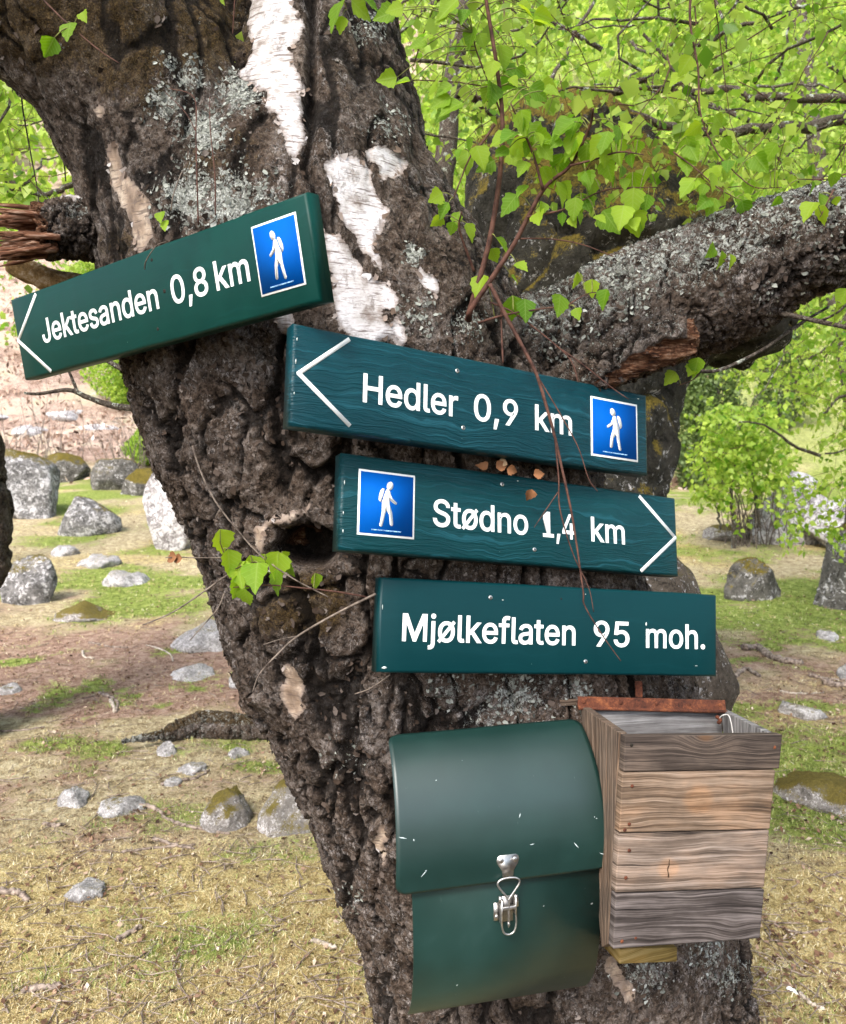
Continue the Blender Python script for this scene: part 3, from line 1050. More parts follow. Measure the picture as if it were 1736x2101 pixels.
def near_boulders():
    # brown boulder standing just behind the signs, and the tall mossy one with an overhang behind it
    b = P(1375, 1430, 2.75)
    b.z = h1(b.x, b.y)
    me = rock_mesh("boulder", Vector((b.x - .10, b.y + .25, b.z)), 1.10, .95, P(1390, 1072, 2.75).z - b.z, 102, 6, .12, 7, .15, taper=.36, lean=(-.03, 0))
    tag(link("boulder", me, M_ROCK_BROWN), "brown mossy boulder rising right behind the lowest green sign", "boulder")
near_boulders()


# ------------------------------------------------------------------ leaves in bulk
LEAF_T = np.array([[0, 0, 0], [-.40, .34, .07], [0, .42, -.03], [.40, .34, .07], [-.26, .66, .03], [.26, .66, .03], [0, 1.05, -.06]])
LEAF_F = np.array([[0, 2, 1], [0, 3, 2], [1, 2, 4], [2, 3, 5], [2, 6, 4], [2, 5, 6]])


def leaf_arrays(C, S, r, droop=.6, simple=False):
    n = len(C)
    A = r.normal(0, .6, (n, 3)) + np.array([0, 0, -droop])
    A /= np.linalg.norm(A, axis=1)[:, None]
    B = r.normal(0, 1, (n, 3))
    B -= (B * A).sum(1)[:, None] * A
    B /= np.linalg.norm(B, axis=1)[:, None]
    N = np.cross(A, B)
    T, F = (LEAF_T, LEAF_F)
    if simple:
        T = np.array([[0, 0, 0], [-.42, .45, .06], [0, 1, -.04], [.42, .45, .06]])
        F = np.array([[0, 2, 1], [0, 3, 2]])
    k = len(T)
    V = C[:, None, :] + S[:, None, None] * (T[None, :, 0, None] * B[:, None, :] + T[None, :, 1, None] * A[:, None, :] + T[None, :, 2, None] * N[:, None, :])
    FF = (np.arange(n)[:, None, None] * k + F[None]).reshape(-1, 3)
    rnd = np.repeat(np.clip(r.normal(.45, .24, n), 0, 1), k)
    return V.reshape(-1, 3), FF, rnd


def twigs_and_leaves(starts, dirs, length, per, size, r, mbt, rad=.0022, droop=.5):
    """thin drooping twigs with leaves set along them"""
    C = []
    for s, d in zip(starts, dirs):
        L = length * r.uniform(.6, 1.35)
        p = np.array(s, float)
        d = np.array(d, float)
        d /= np.linalg.norm(d)
        pts = [p.copy()]
        for k in range(5):
            d = d + np.array([0, 0, -droop * .25]) + r.normal(0, .16, 3)
            d /= np.linalg.norm(d)
            p = p + d * L / 5
            pts.append(p.copy())
        mbt.tube(pts, [rad * (1 - .14 * k) for k in range(6)], 4, cap=False)
        for k in range(per):
            t = (k + .7) / per * 5
            i = min(int(t), 4)
            q = pts[i] + (pts[i + 1] - pts[i]) * (t - i)
            C.append(q + r.normal(0, .012 + .02 * length, 3))
    C = np.array(C)
    S = size * r.uniform(.65, 1.25, len(C))
    return C, S


def region_starts(n, u0, u1, v0, v1, d0, d1, r, holes=(), dens=None):
    out = []
    while len(out) < n:
        u, v = r.uniform(u0, u1), r.uniform(v0, v1)
        d = r.uniform(d0, d1)
        if any(a < u < b and c < v < e for a, b, c, e in holes):
            continue
        if dens is not None and r.uniform() > dens(u, v):
            continue
        out.append(np.array(P(u, v, d)))
    return np.array(out)


def tree(name, label, trunk, limbs, regions, seed, mat=None, group=None, size=.042, cat="tree", trunk_mat=None):
    """trunk/limbs: (points[(u,v,d)...] , r0, r1); regions: dicts for region_starts + per/length"""
    r = np.random.default_rng(seed)
    trunk_mat = trunk_mat or M_BRANCH
    pts = [P(*q) for q in trunk[0]]
    base = pts[0].copy()
    base.z = h1(base.x, base.y)
    pts = [Vector((base.x, base.y, base.z - .15))] + pts if pts[0].z > base.z + .05 else pts
    root = thing(name, label, cat, base, group)
    cs = catmull(pts, 22)
    m = MB()
    m.tube(cs, np.linspace(trunk[1], trunk[2], 22).tolist(), 12, wob=.22, sd=seed)
    m.build("trunk", trunk_mat, root, True)
    for i, (lp, a, b) in enumerate(limbs):
        m = MB()
        q = catmull([tuple(P(*w)) for w in lp], 26)
        q = q + r.normal(0, .004 + a * .12, q.shape)
        m.tube(q, np.linspace(a, b, 26).tolist(), 8, wob=.25, sd=seed + i)
        m.build("limb", trunk_mat, root, True)
    for g in regions:                       # crooked side branches through the crown
        for k in range(g.get('limbs', 0)):
            a = region_starts(1, *g['box'], r)[0]
            dr = r.normal(0, 1, 3) * np.array([1, .5, .45])
            q = [a]
            for s_ in range(9):
                dr = dr / np.linalg.norm(dr) + r.normal(0, .28, 3) * np.array([1, .5, 1])
                q.append(q[-1] + dr / np.linalg.norm(dr) * g.get('llen', 1.0) / 9)
            ra = g.get('lrad', .009) * r.uniform(.6, 1.5)
            m = MB()
            m.tube(q, np.linspace(ra, ra * .35, 10).tolist(), 6, wob=.3, sd=k)
            m.build("limb", trunk_mat, root, True)
    mt = MB()
    VV, FF, RR = [], [], []
    b = 0
    for g in regions:
        st = region_starts(g['n'], *g['box'], r, g.get('holes', ()), g.get('dens'))
        dr = r.normal(0, 1, st.shape) * np.array([1, .6, .6]) + np.array(g.get('dir', (0, 0, -.3)))
        C, S_ = twigs_and_leaves(st, dr, g.get('length', .32), g.get('per', 11), g.get('size', size), r, mt, g.get('rad', .002))
        V, F, rn = leaf_arrays(C, S_, r, g.get('droop', .6), g.get('simple', False))
        VV.append(V); FF.append(F + b); RR.append(rn)
        b += len(V)
    if VV:
        tw = mt.build("twigs", M_TWIG, root)
        tag(tw, kind='stuff')
        me = np_mesh("crown", np.concatenate(VV), np.concatenate(FF), False, dict(rnd=np.concatenate(RR)))
        o = link("crown", me, mat or M_LEAFBG, root)
        tag(o, kind='stuff')
    return root


GT = "birch trees behind the signpost tree"
# upper right, nearest: branches coming in from a stem outside the right edge
tree("birch_tree", "birch with long lichen grey branches reaching in at upper right", ([(2250, 1700, 3.9), (2240, 900, 3.9), (2200, 300, 4.0), (2150, -300, 4.1)], .11, .07),
     [([(2190, 330, 4.0), (1900, 240, 4.0), (1736, 248, 4.0), (1560, 264, 3.9), (1420, 274, 3.9), (1300, 238, 3.85), (1200, 245, 3.8)], .034, .016),
      ([(2200, 220, 4.1), (1900, 210, 4.3), (1600, 202, 4.4), (1450, 186, 4.4), (1250, 192, 4.3), (1100, 187, 4.2)], .030, .012),
      ([(1585, 250, 3.9), (1588, 180, 3.9), (1612, 90, 3.8), (1630, -30, 3.8)], .009, .004),
      ([(1250, 192, 4.3), (1330, 160, 4.2), (1390, 120, 4.1), (1500, 60, 4.0), (1660, 10, 4.0)], .016, .008),
      ([(1590, 262, 3.9), (1600, 320, 3.8), (1650, 380, 3.7), (1720, 400, 3.7)], .010, .004),
      ([(1736, 230, 3.6), (1640, 300, 3.6), (1560, 380, 3.6), (1500, 470, 3.6)], .006, .002)],
     [dict(n=300, size=.036, limbs=22, llen=.8, lrad=.006, box=(800, 1900, -220, 300, 2.9, 4.2), per=11, length=.30),
      dict(n=46, box=(1240, 1850, 280, 400, 2.9, 3.9), per=9, length=.28)], 301, group=GT)
tree("birch_tree", "grey stemmed birch standing just right of the main trunk", ([(905, 1300, 4.6), (900, 700, 4.6), (906, 400, 4.6), (918, 300, 4.6), (925, 190, 4.6), (945, 30, 4.6), (950, -300, 4.7)], .075, .045),
     [([(922, 200, 4.6), (950, 188, 4.55), (985, 196, 4.5), (1060, 170, 4.4)], .028, .012),
      ([(930, 160, 4.6), (1030, 250, 4.8), (1100, 235, 4.9), (1130, 170, 5.0), (1220, 0, 5.1)], .022, .010)],
     [dict(n=430, limbs=24, llen=1.2, lrad=.013, box=(770, 1900, -240, 390, 4.8, 6.8), per=13, length=.40, size=.043)], 302, group=GT)
tree("birch_tree", "birch filling the gap far behind the mossy overhanging boulder", ([(1760, 900, 9.0), (1700, 500, 9.0), (1650, 100, 9.0), (1600, -300, 9.2)], .12, .07),
     [([(1700, 480, 9.0), (1500, 420, 9.0), (1300, 380, 9.0)], .04, .015)],
     [dict(n=620, box=(720, 2000, -260, 560, 7.5, 12), per=12, length=.7, size=.075, simple=True)], 303, group=GT)
# left gap
tree("birch_tree", "birch seen through the gap under the left limb", ([(-420, 1300, 4.2), (-430, 700, 4.2), (-400, 300, 4.2), (-350, -200, 4.2)], .09, .06),
     [([(-410, 380, 4.2), (-150, 300, 4.1), (60, 395, 4.0), (170, 372, 4.0)], .022, .012),
      ([(-300, 420, 3.4), (-60, 430, 3.4), (60, 480, 3.4), (150, 400, 3.4)], .012, .006)],
     [dict(n=110, limbs=9, llen=.8, lrad=.007, box=(-330, 260, 60, 440, 3.0, 4.6), per=11, length=.32, size=.048)], 304, group=GT)
tree("birch_tree", "paler birch farther off in the left gap", ([(-100, 1060, 9.5), (-110, 600, 9.5), (-90, 200, 9.5), (-60, -200, 9.5)], .11, .07),
     [([(-100, 500, 9.5), (20, 520, 9.4), (120, 560, 9.3)], .03, .01)],
     [dict(n=260, box=(-420, 330, 20, 640, 7.5, 11), per=12, length=.6, size=.075, simple=True)], 305, group=GT)
# right middle
tree("birch_tree", "birch with drooping bright branches along the right edge", ([(2050, 1190, 7.2), (2020, 900, 7.2), (1980, 500, 7.2), (1960, 100, 7.2)], .10, .06),
     [([(2000, 640, 7.2), (1860, 660, 6.9), (1736, 700, 6.6), (1660, 735, 6.4)], .02, .008),
      ([(1990, 800, 7.2), (1850, 790, 6.8), (1736, 810, 6.5), (1690, 850, 6.4)], .02, .008)],
     [dict(n=260, limbs=8, llen=.9, lrad=.012, box=(1620, 1990, 590, 1010, 5.8, 7.4), per=12, length=.5, size=.055, holes=((1560, 1690, 830, 960),)),
      dict(n=20, box=(1590, 1730, 1000, 1090, 6.0, 6.8), per=11, length=.32, size=.05),
      dict(n=120, box=(1480, 1736, 610, 770, 6.2, 9), per=11, length=.4, size=.05)], 306, group=GT)
tree("birch_sapling", "bright yellow green birch sapling beside the pale boulder", ([(1506, 1082, 11.0), (1500, 1010, 11.0), (1510, 930, 11.0), (1528, 840, 11.0)], .035, .015),
     [([(1552, 1082, 11.2), (1548, 1000, 11.2), (1540, 930, 11.2)], .03, .012),
      ([(1478, 1085, 10.9), (1470, 1040, 10.9), (1450, 980, 10.9)], .018, .008)],
     [dict(n=240, box=(1425, 1625, 820, 1045, 10.2, 11.6), per=12, length=.34, size=.08, rad=.003,
           dens=lambda u, v: 1.0 if ((u - 1520) / 95) ** 2 + ((v - 930) / 105) ** 2 < 1 and (v < 990 or u < 1500) else .03)], 307, size=.07, cat="sapling")
# bare brush under the sapling
def brush(name, label, u, v, d, n, hgt, spread, seed, mat=M_DRYTWIG, group=None):
    r = np.random.default_rng(seed)
    g = P(u, v, d)
    g.z = h1(g.x, g.y)
    root = thing(name, label, "shrub", g, group)
    m = MB()
    for k in range(n):
        b = np.array(g) + np.array([r.normal(0, spread), r.normal(0, spread * .6), -.03])
        pts = [b]
        dr = np.array([r.normal(0, .22), r.normal(0, .2), 1.0])
        for s in range(5):
            dr = dr + r.normal(0, .13, 3)
            pts.append(pts[-1] + dr / np.linalg.norm(dr) * hgt * r.uniform(.6, 1.1) / 5)
        m.tube(pts, [.010 * (1 - .16 * s) for s in range(6)], 4, cap=False)
    o = m.build("stems", mat, root)
    tag(o, kind='stuff')
    return root


def juniper(label, u, v, d, hgt, wid, seed, mat=None, group="evergreens on the far slope", name="juniper", cat="evergreen"):
    r = np.random.default_rng(seed)
    g = P(u, v, d)
    g.z = h1(g.x, g.y)
    root = thing(name, label, cat, g, group)
    m = MB()
    m.tube([g + Vector((0, 0, -.2)), g + Vector((0, 0, hgt * .5)), g + Vector((.05, 0, hgt * .95))], [.07, .05, .02], 7)
    m.build("trunk", M_BRANCH, root, True)
    n = int(9000 * wid)
    t = r.uniform(0, 1, n) ** .8
    a = r.uniform(0, 2 * np.pi, n)
    rad = wid * (np.sin(np.pi * np.clip(t * .93 + .07, 0, 1)) ** .6) * (.75 + .35 * np.sin(a * 3 + t * 9)) * r.uniform(.25, 1, n) ** .5
    C = np.stack([g.x + rad * np.cos(a), g.y + rad * np.sin(a), g.z + t * hgt], 1)
    V, F, rn = leaf_arrays(C, r.uniform(.05, .12, n), r, -.7, True)
    me = np_mesh("crown", V, F, False, dict(rnd=rn))
    tag(link("crown", me, mat or M_JUNIPER, root), kind='stuff')



def bush(label, u, v, d, hgt, wid, seed):
    juniper(label, u, v, d, hgt, wid, seed, M_LEAFBG, "leafy bushes on the brown slope", "leafy_bush", "bush")


bush("small green bush on the slope below the top sign's left end", 95, 790, 29, 1.6, 1.0, 182)
bush("round green bush high on the slope beside the trunk", 215, 735, 33, 2.6, 1.6, 183)
bush("faint green bush far up the slope left of centre", 60, 655, 38, 3.2, 1.8, 184)
bush("little green bush above the back row of boulders", 300, 890, 21, .9, .55, 185)
brush("bare_shrub", "bare brown brushwood under the bright sapling", 1560, 1075, 11.4, 60, 1.1, .35, 71)
brush("bare_shrub", "leafless grey shrub on the slope left of the trunk", 268, 930, 19.0, 46, 1.9, .3, 72)
brush("bare_shrub", "thin leafless sapling clump on the brown slope at left", 112, 900, 21.0, 14, 2.6, .25, 73)
brush("bare_shrub", "leafless brown brush at the left frame edge", -5, 905, 19.0, 30, 2.2, .4, 74)


juniper("dark olive evergreen behind the bright sapling, nearest the limb", 1470, 900, 20, 3.4, .85, 81)
juniper("dull green evergreen on the slope above the sapling's tip", 1600, 870, 23, 3.4, 1.0, 82)
juniper("olive evergreen low on the slope right of the overhanging boulder", 1425, 930, 19, 2.6, .6, 83)
bush("leafy green bush on the slope between top sign and trunk at left", 258, 815, 26, 2.4, 1.2, 85)


def far_wood():
    r = np.random.default_rng(91)
    n = 1500
    y = r.uniform(30, 150, n)
    x = r.uniform(-.75, .75, n) * y
    k = ~((x < -.02 * y) & (y < 44) & (x > -.8 * y))
    x, y = x[k], y[k]
    z = H(x, y)
    hh = r.uniform(3, 7, len(x))
    Cs, Ss, Rs = [], [], []
    for i in range(len(x)):
        m = 60
        q = r.normal(0, 1, (m, 3))
        q /= np.linalg.norm(q, axis=1)[:, None]
        q *= r.uniform(.35, 1, (m, 1)) ** .5
        Cs.append(np.array([x[i], y[i], z[i] + hh[i] * .55]) + q * np.array([hh[i] * .36, hh[i] * .36, hh[i] * .5]))
        Ss.append(r.uniform(.35, .7, m) * (1 + y[i] / 140))
        Rs.append(np.full(m * 4, np.clip(r.normal(.5, .25), 0, 1)))
    V, F, rn = leaf_arrays(np.concatenate(Cs), np.concatenate(Ss), r, .1, True)
    rn = np.clip(.6 * np.concatenate(Rs) + .4 * rn, 0, 1)
    me = np_mesh("far_wood", V, F, False, dict(rnd=rn))
    tag(link("far_wood", me, M_LEAFBG), "spring green birch wood covering the far hillside", "woodland", kind='stuff')


far_wood()


# ------------------------------------------------------------------ the old birch that carries the signs
def ell_tube(pts, n=40, m=48, push=0.0):
    """pts: (u, v, depth, half width px, depth radius m) -> verts, faces; sections stand across the stem"""
    A = catmull(pts, m)
    A[:, 2] += push
    C = [P(a[0], a[1], a[2]) for a in A]
    V, F = [], []
    fw = Vector((0, 1, 0))
    for i in range(m):
        t = (C[min(i + 1, m - 1)] - C[max(i - 1, 0)]).normalized()
        s = t.cross(fw)
        s.normalize()
        y = s.cross(t)
        a = A[i][3] * A[i][2] / FOC
        b = A[i][4]
        for k in range(n):
            q = 2 * math.pi * k / n
            V.append(C[i] + s * (math.cos(q) * a) + y * (math.sin(q) * b))
    for i in range(m - 1):
        for k in range(n):
            F.append((i * n + k, i * n + (k + 1) % n, (i + 1) * n + (k + 1) % n, (i + 1) * n + k))
    F.append(tuple(range(n)))
    F.append(tuple((m - 1) * n + k for k in range(n - 1, -1, -1)))
    return V, F


def remesh(parts, vox, smooth=4):
    mb = MB()
    for V, F in parts:
        mb.add(V, F)
    me = mb.mesh("tmp")
    bm = bmesh.new()
    bm.from_mesh(me)
    bmesh.ops.recalc_face_normals(bm, faces=bm.faces)
    bm.to_mesh(me)
    bm.free()
    o = bpy.data.objects.new("tmp", me)
    COL.objects.link(o)
    md = o.modifiers.new("r", 'REMESH')
    md.mode = 'VOXEL'
    md.voxel_size = vox
    s = o.modifiers.new("s", 'SMOOTH')
    s.factor = .5
    s.iterations = smooth
    dg = bpy.context.evaluated_depsgraph_get()
    ev = o.evaluated_get(dg)
    em = ev.to_mesh()
    n = len(em.vertices)
    V = np.empty(n * 3, np.float32)
    em.vertices.foreach_get('co', V)
    N = np.empty(n * 3, np.float32)
    em.vertices.foreach_get('normal', N)
    F = np.empty(len(em.loops), np.int32)
    em.loops.foreach_get('vertex_index', F)
    tot = np.empty(len(em.polygons), np.int32)
    em.polygons.foreach_get('loop_total', tot)
    ok = bool((tot == 4).all())
    Fq = F.reshape(-1, 4).copy() if ok else [list(p.vertices) for p in em.polygons]
    ev.to_mesh_clear()
    bpy.data.objects.remove(o)
    bpy.data.meshes.remove(me)
    return V.reshape(-1, 3).astype(float), N.reshape(-1, 3).astype(float), Fq


TRUNK = [(1175, 2420, 2.0, 500, .50), (1165, 2300, 1.99, 430, .41), (1160, 2100, 1.97, 383, .36), (1135, 1950, 1.95, 388, .35), (1110, 1800, 1.92, 393, .34),
         (1068, 1680, 1.89, 408, .34), (1036, 1560, 1.86, 412, .34), (982, 1450, 1.83, 418, .33), (922, 1330, 1.81, 418, .33), (867, 1200, 1.78, 424, .33),
         (824, 1080, 1.76, 416, .33), (768, 950, 1.74, 414, .33), (718, 850, 1.72, 412, .33), (676, 740, 1.71, 402, .33), (612, 600, 1.69, 380, .32), (560, 480, 1.68, 358, .31), (520, 380, 1.68, 330, .30)]
STEM = [(610, 560, 1.70, 330, .30), (632, 420, 1.70, 285, .28), (645, 300, 1.71, 234, .24), (650, 130, 1.73, 184, .20), (636, 0, 1.75, 166, .18), (615, -180, 1.79, 158, .17), (600, -420, 1.84, 150, .16)]
LEFT = [(500, 620, 1.78, 280, .25), (420, 400, 1.74, 245, .25), (330, 215, 1.69, 225, .24), (215, 75, 1.64, 212, .23), (60, -55, 1.60, 204, .22), (-160, -190, 1.56, 196, .20), (-420, -330, 1.52, 188, .19)]

WHITE = [[(512, -40), (612, -40), (610, 0), (622, 60), (600, 105), (616, 160), (612, 230), (622, 285), (604, 330), (583, 308), (570, 235), (540, 190), (498, 165), (478, 138), (518, 98), (505, 40)],
         [(664, 332), (700, 316), (745, 332), (780, 372), (800, 440), (778, 480), (790, 570), (756, 512), (716, 462), (686, 405)],
         [(660, 462), (702, 474), (738, 540), (778, 615), (806, 705), (742, 700), (692, 670), (680, 600)], [(800, 690), (815, 640), (842, 690), (830, 715)], [(700, 700), (722, 705), (718, 740), (700, 735)], [(790, 590), (815, 600), (822, 640), (800, 640)],
         [(740, 310), (800, 296), (846, 330), (820, 372), (770, 345)],
         [(212, 292), (246, 288), (262, 360), (300, 400), (318, 480), (280, 520), (262, 470), (240, 400), (222, 350)],
         [(568, 640), (604, 640), (612, 690), (575, 690)],
         [(568, 1372), (600, 1366), (625, 1462), (596, 1470), (575, 1420)],
         [(770, 1698), (786, 1694), (800, 1760), (790, 1786), (774, 1740)],
         [(850, 530), (900, 560), (905, 600), (868, 572)], [(760, 560), (790, 580), (800, 640), (780, 640)],
         [(1236, 1960), (1268, 1962), (1312, 2060), (1290, 2075), (1252, 2010)],
         [(185, 235), (210, 222), (214, 250), (192, 255)],
         [(520, 1080), (560, 1065), (556, 1090), (540, 1140), (522, 1130)],
         [(150, 60), (165, 60), (165, 75), (150, 75)]]
LICHEN = [(395, 150, 40, .8), (340, 215, 50, .8), (490, 185, 50, .9), (420, 270, 60, .9), (385, 400, 70, .9), (470, 420, 80, .9), (540, 390, 50, .6), (350, 130, 30, .6), (560, 40, 12, .8), (575, 88, 18, 1), (712, 370, 28, .9),
          (850, 520, 24, 1.0), (760, 60, 40, .6), (800, 250, 50, .5), (920, 1420, 50, .5), (1060, 1430, 70, .7), (1000, 1480, 70, .5), (700, 1560, 60, .3), (1320, 2000, 60, .6), (1500, 2000, 50, .6), (1450, 1960, 50, .6),
          (720, 1850, 40, .4), (860, 650, 60, .5), (960, 660, 50, .5), (1180, 1420, 50, .6)]
MOSS = [(420, 60, 160, .75), (250, 80, 170, .8), (90, 40, 150, .9), (300, 180, 120, .6), (410, 340, 150, .55), (500, 300, 120, .5), (640, 1240, 90, .95), (560, 1260, 60, .7), (240, 500, 70, .6), (720, 200, 120, .45), (560, 780, 80, .35), (360, 800, 90, .25),
        (870, 400, 70, .3), (780, 1300, 60, .4), (640, 1400, 80, .45)]


def bark_displace(V, N, strength, seed=0, plate=.088, fine=1.0):
    w = V + plate * .55 * np.stack([fbm(V * .55 / plate, 3, seed + 1), fbm(V * .55 / plate, 3, seed + 2), fbm(V * .55 / plate, 3, seed + 3)], 1)
    w = w + plate * .12 * np.stack([fbm(V * 3.5 / plate, 2, seed + 4), fbm(V * 3.5 / plate, 2, seed + 5), fbm(V * 3.5 / plate, 2, seed + 6)], 1)
    f1, f2, cid = worley(w * np.array([1, 1, .60]) / plate, seed + 7)
    edge = f2 - f1
    keep = sstep(-.25, .25, fbm(V * .35 / plate, 2, seed + 21) + .12)
    crack = sstep(.13, .0, edge) * keep
    f1b, f2b, cb = worley(w * np.array([1, 1, .7]) / (plate * .24), seed + 13)
    small = sstep(.14, 0, f2b - f1b)
    f1c, f2c, cc = worley(V * np.array([1, 1, .8]) / (plate * .10), seed + 17)
    lump = fbm(V * 3.6, 4, seed + 30)
    wz = V + .03 * np.stack([fbm(V * 6, 2, seed + 61), fbm(V * 6, 2, seed + 62), 0 * V[:, 0]], 1)
    fiss = sstep(.085, .0, np.abs(fbm(wz * np.array([8.5, 8.5, 1.9]) * (.088 / plate), 3, seed + 60)))
    mid = fbm(V * 1.3 / plate, 3, seed + 33)
    fn = fbm(V * 75, 3, seed + 40)
    d = strength * (.020 * lump + .007 * mid + .012 * (cid - .5) * keep - .017 * crack - .024 * fiss
                    + fine * (.0042 * (cb - .5) - .0035 * small + .0042 * (cc - .5) + .0046 * fn))
    ck = np.clip(crack * .8 + .9 * fiss + .45 * small + .35 * sstep(.35, .0, cc) * sstep(.4, .0, cb) + .3 * np.clip(-mid, 0, 1), 0, 1)
    return d, ck


def flakes(name, V, N, prob, n, smin, smax, tilt, mat, parent, seed):
    """small curled scales standing off a surface, one joined part"""
    r = np.random.default_rng(seed)
    p = np.clip(prob, 0, None).astype(float)
    idx = r.choice(len(V), n, p=p / p.sum())
    nn = N[idx] + r.normal(0, .25, (n, 3))
    nn /= np.linalg.norm(nn, axis=1)[:, None]
    a = r.normal(0, 1, (n, 3)) * np.array([1, 1, .8])
    a -= (a * nn).sum(1)[:, None] * nn
    a /= np.linalg.norm(a, axis=1)[:, None]
    b = np.cross(nn, a)
    S = r.uniform(smin, smax, n)
    K = 7
    ang = np.linspace(0, 2 * np.pi, K, endpoint=False)[None] + r.uniform(-.3, .3, (n, K))
    R = S[:, None] * r.uniform(.55, 1.15, (n, K))
    x, y = R * np.cos(ang) * 1.25, R * np.sin(ang) * .8
    hgt = tilt * r.uniform(.1, .8, (n, 1)) * (x + S[:, None]) * .5 + r.normal(0, .14, (n, K)) * S[:, None]
    ring = V[idx][:, None] + x[..., None] * a[:, None] + y[..., None] * b[:, None] + (hgt + .0004)[..., None] * nn[:, None]
    ctr = (V[idx] + nn * (tilt * .18 * S)[:, None])[:, None]
    W = np.concatenate([ctr, ring], 1).reshape(-1, 3)
    k = np.arange(K)
    F = np.stack([np.zeros(K, int), 1 + k, 1 + (k + 1) % K], 1)
    FF = (np.arange(n)[:, None, None] * (K + 1) + F[None]).reshape(-1, 3)
    me = np_mesh(name, W, FF, False, dict(rnd=np.repeat(np.clip(r.normal(.48, .24, n), 0, 1), K + 1)))
    return tag(link(name, me, mat, parent), kind='stuff')


M_FLAKE = mat_attr("bark_scale", [(0, (.008, .005, .003)), (.4, (.042, .028, .020)), (.7, (.095, .073, .061)), (1, (.17, .142, .125))], .9)
M_PEEL = mat_attr("peeling_birch_skin", [(0, (.07, .045, .03)), (.4, (.26, .19, .15)), (.7, (.52, .47, .45)), (1, (.70, .67, .67))], .75, .15)
M_LICHEN = mat_attr("foliose_lichen", [(0, (.06, .062, .052)), (.35, (.16, .165, .145)), (.65, (.29, .30, .265)), (1, (.48, .49, .45))], .9, .1)


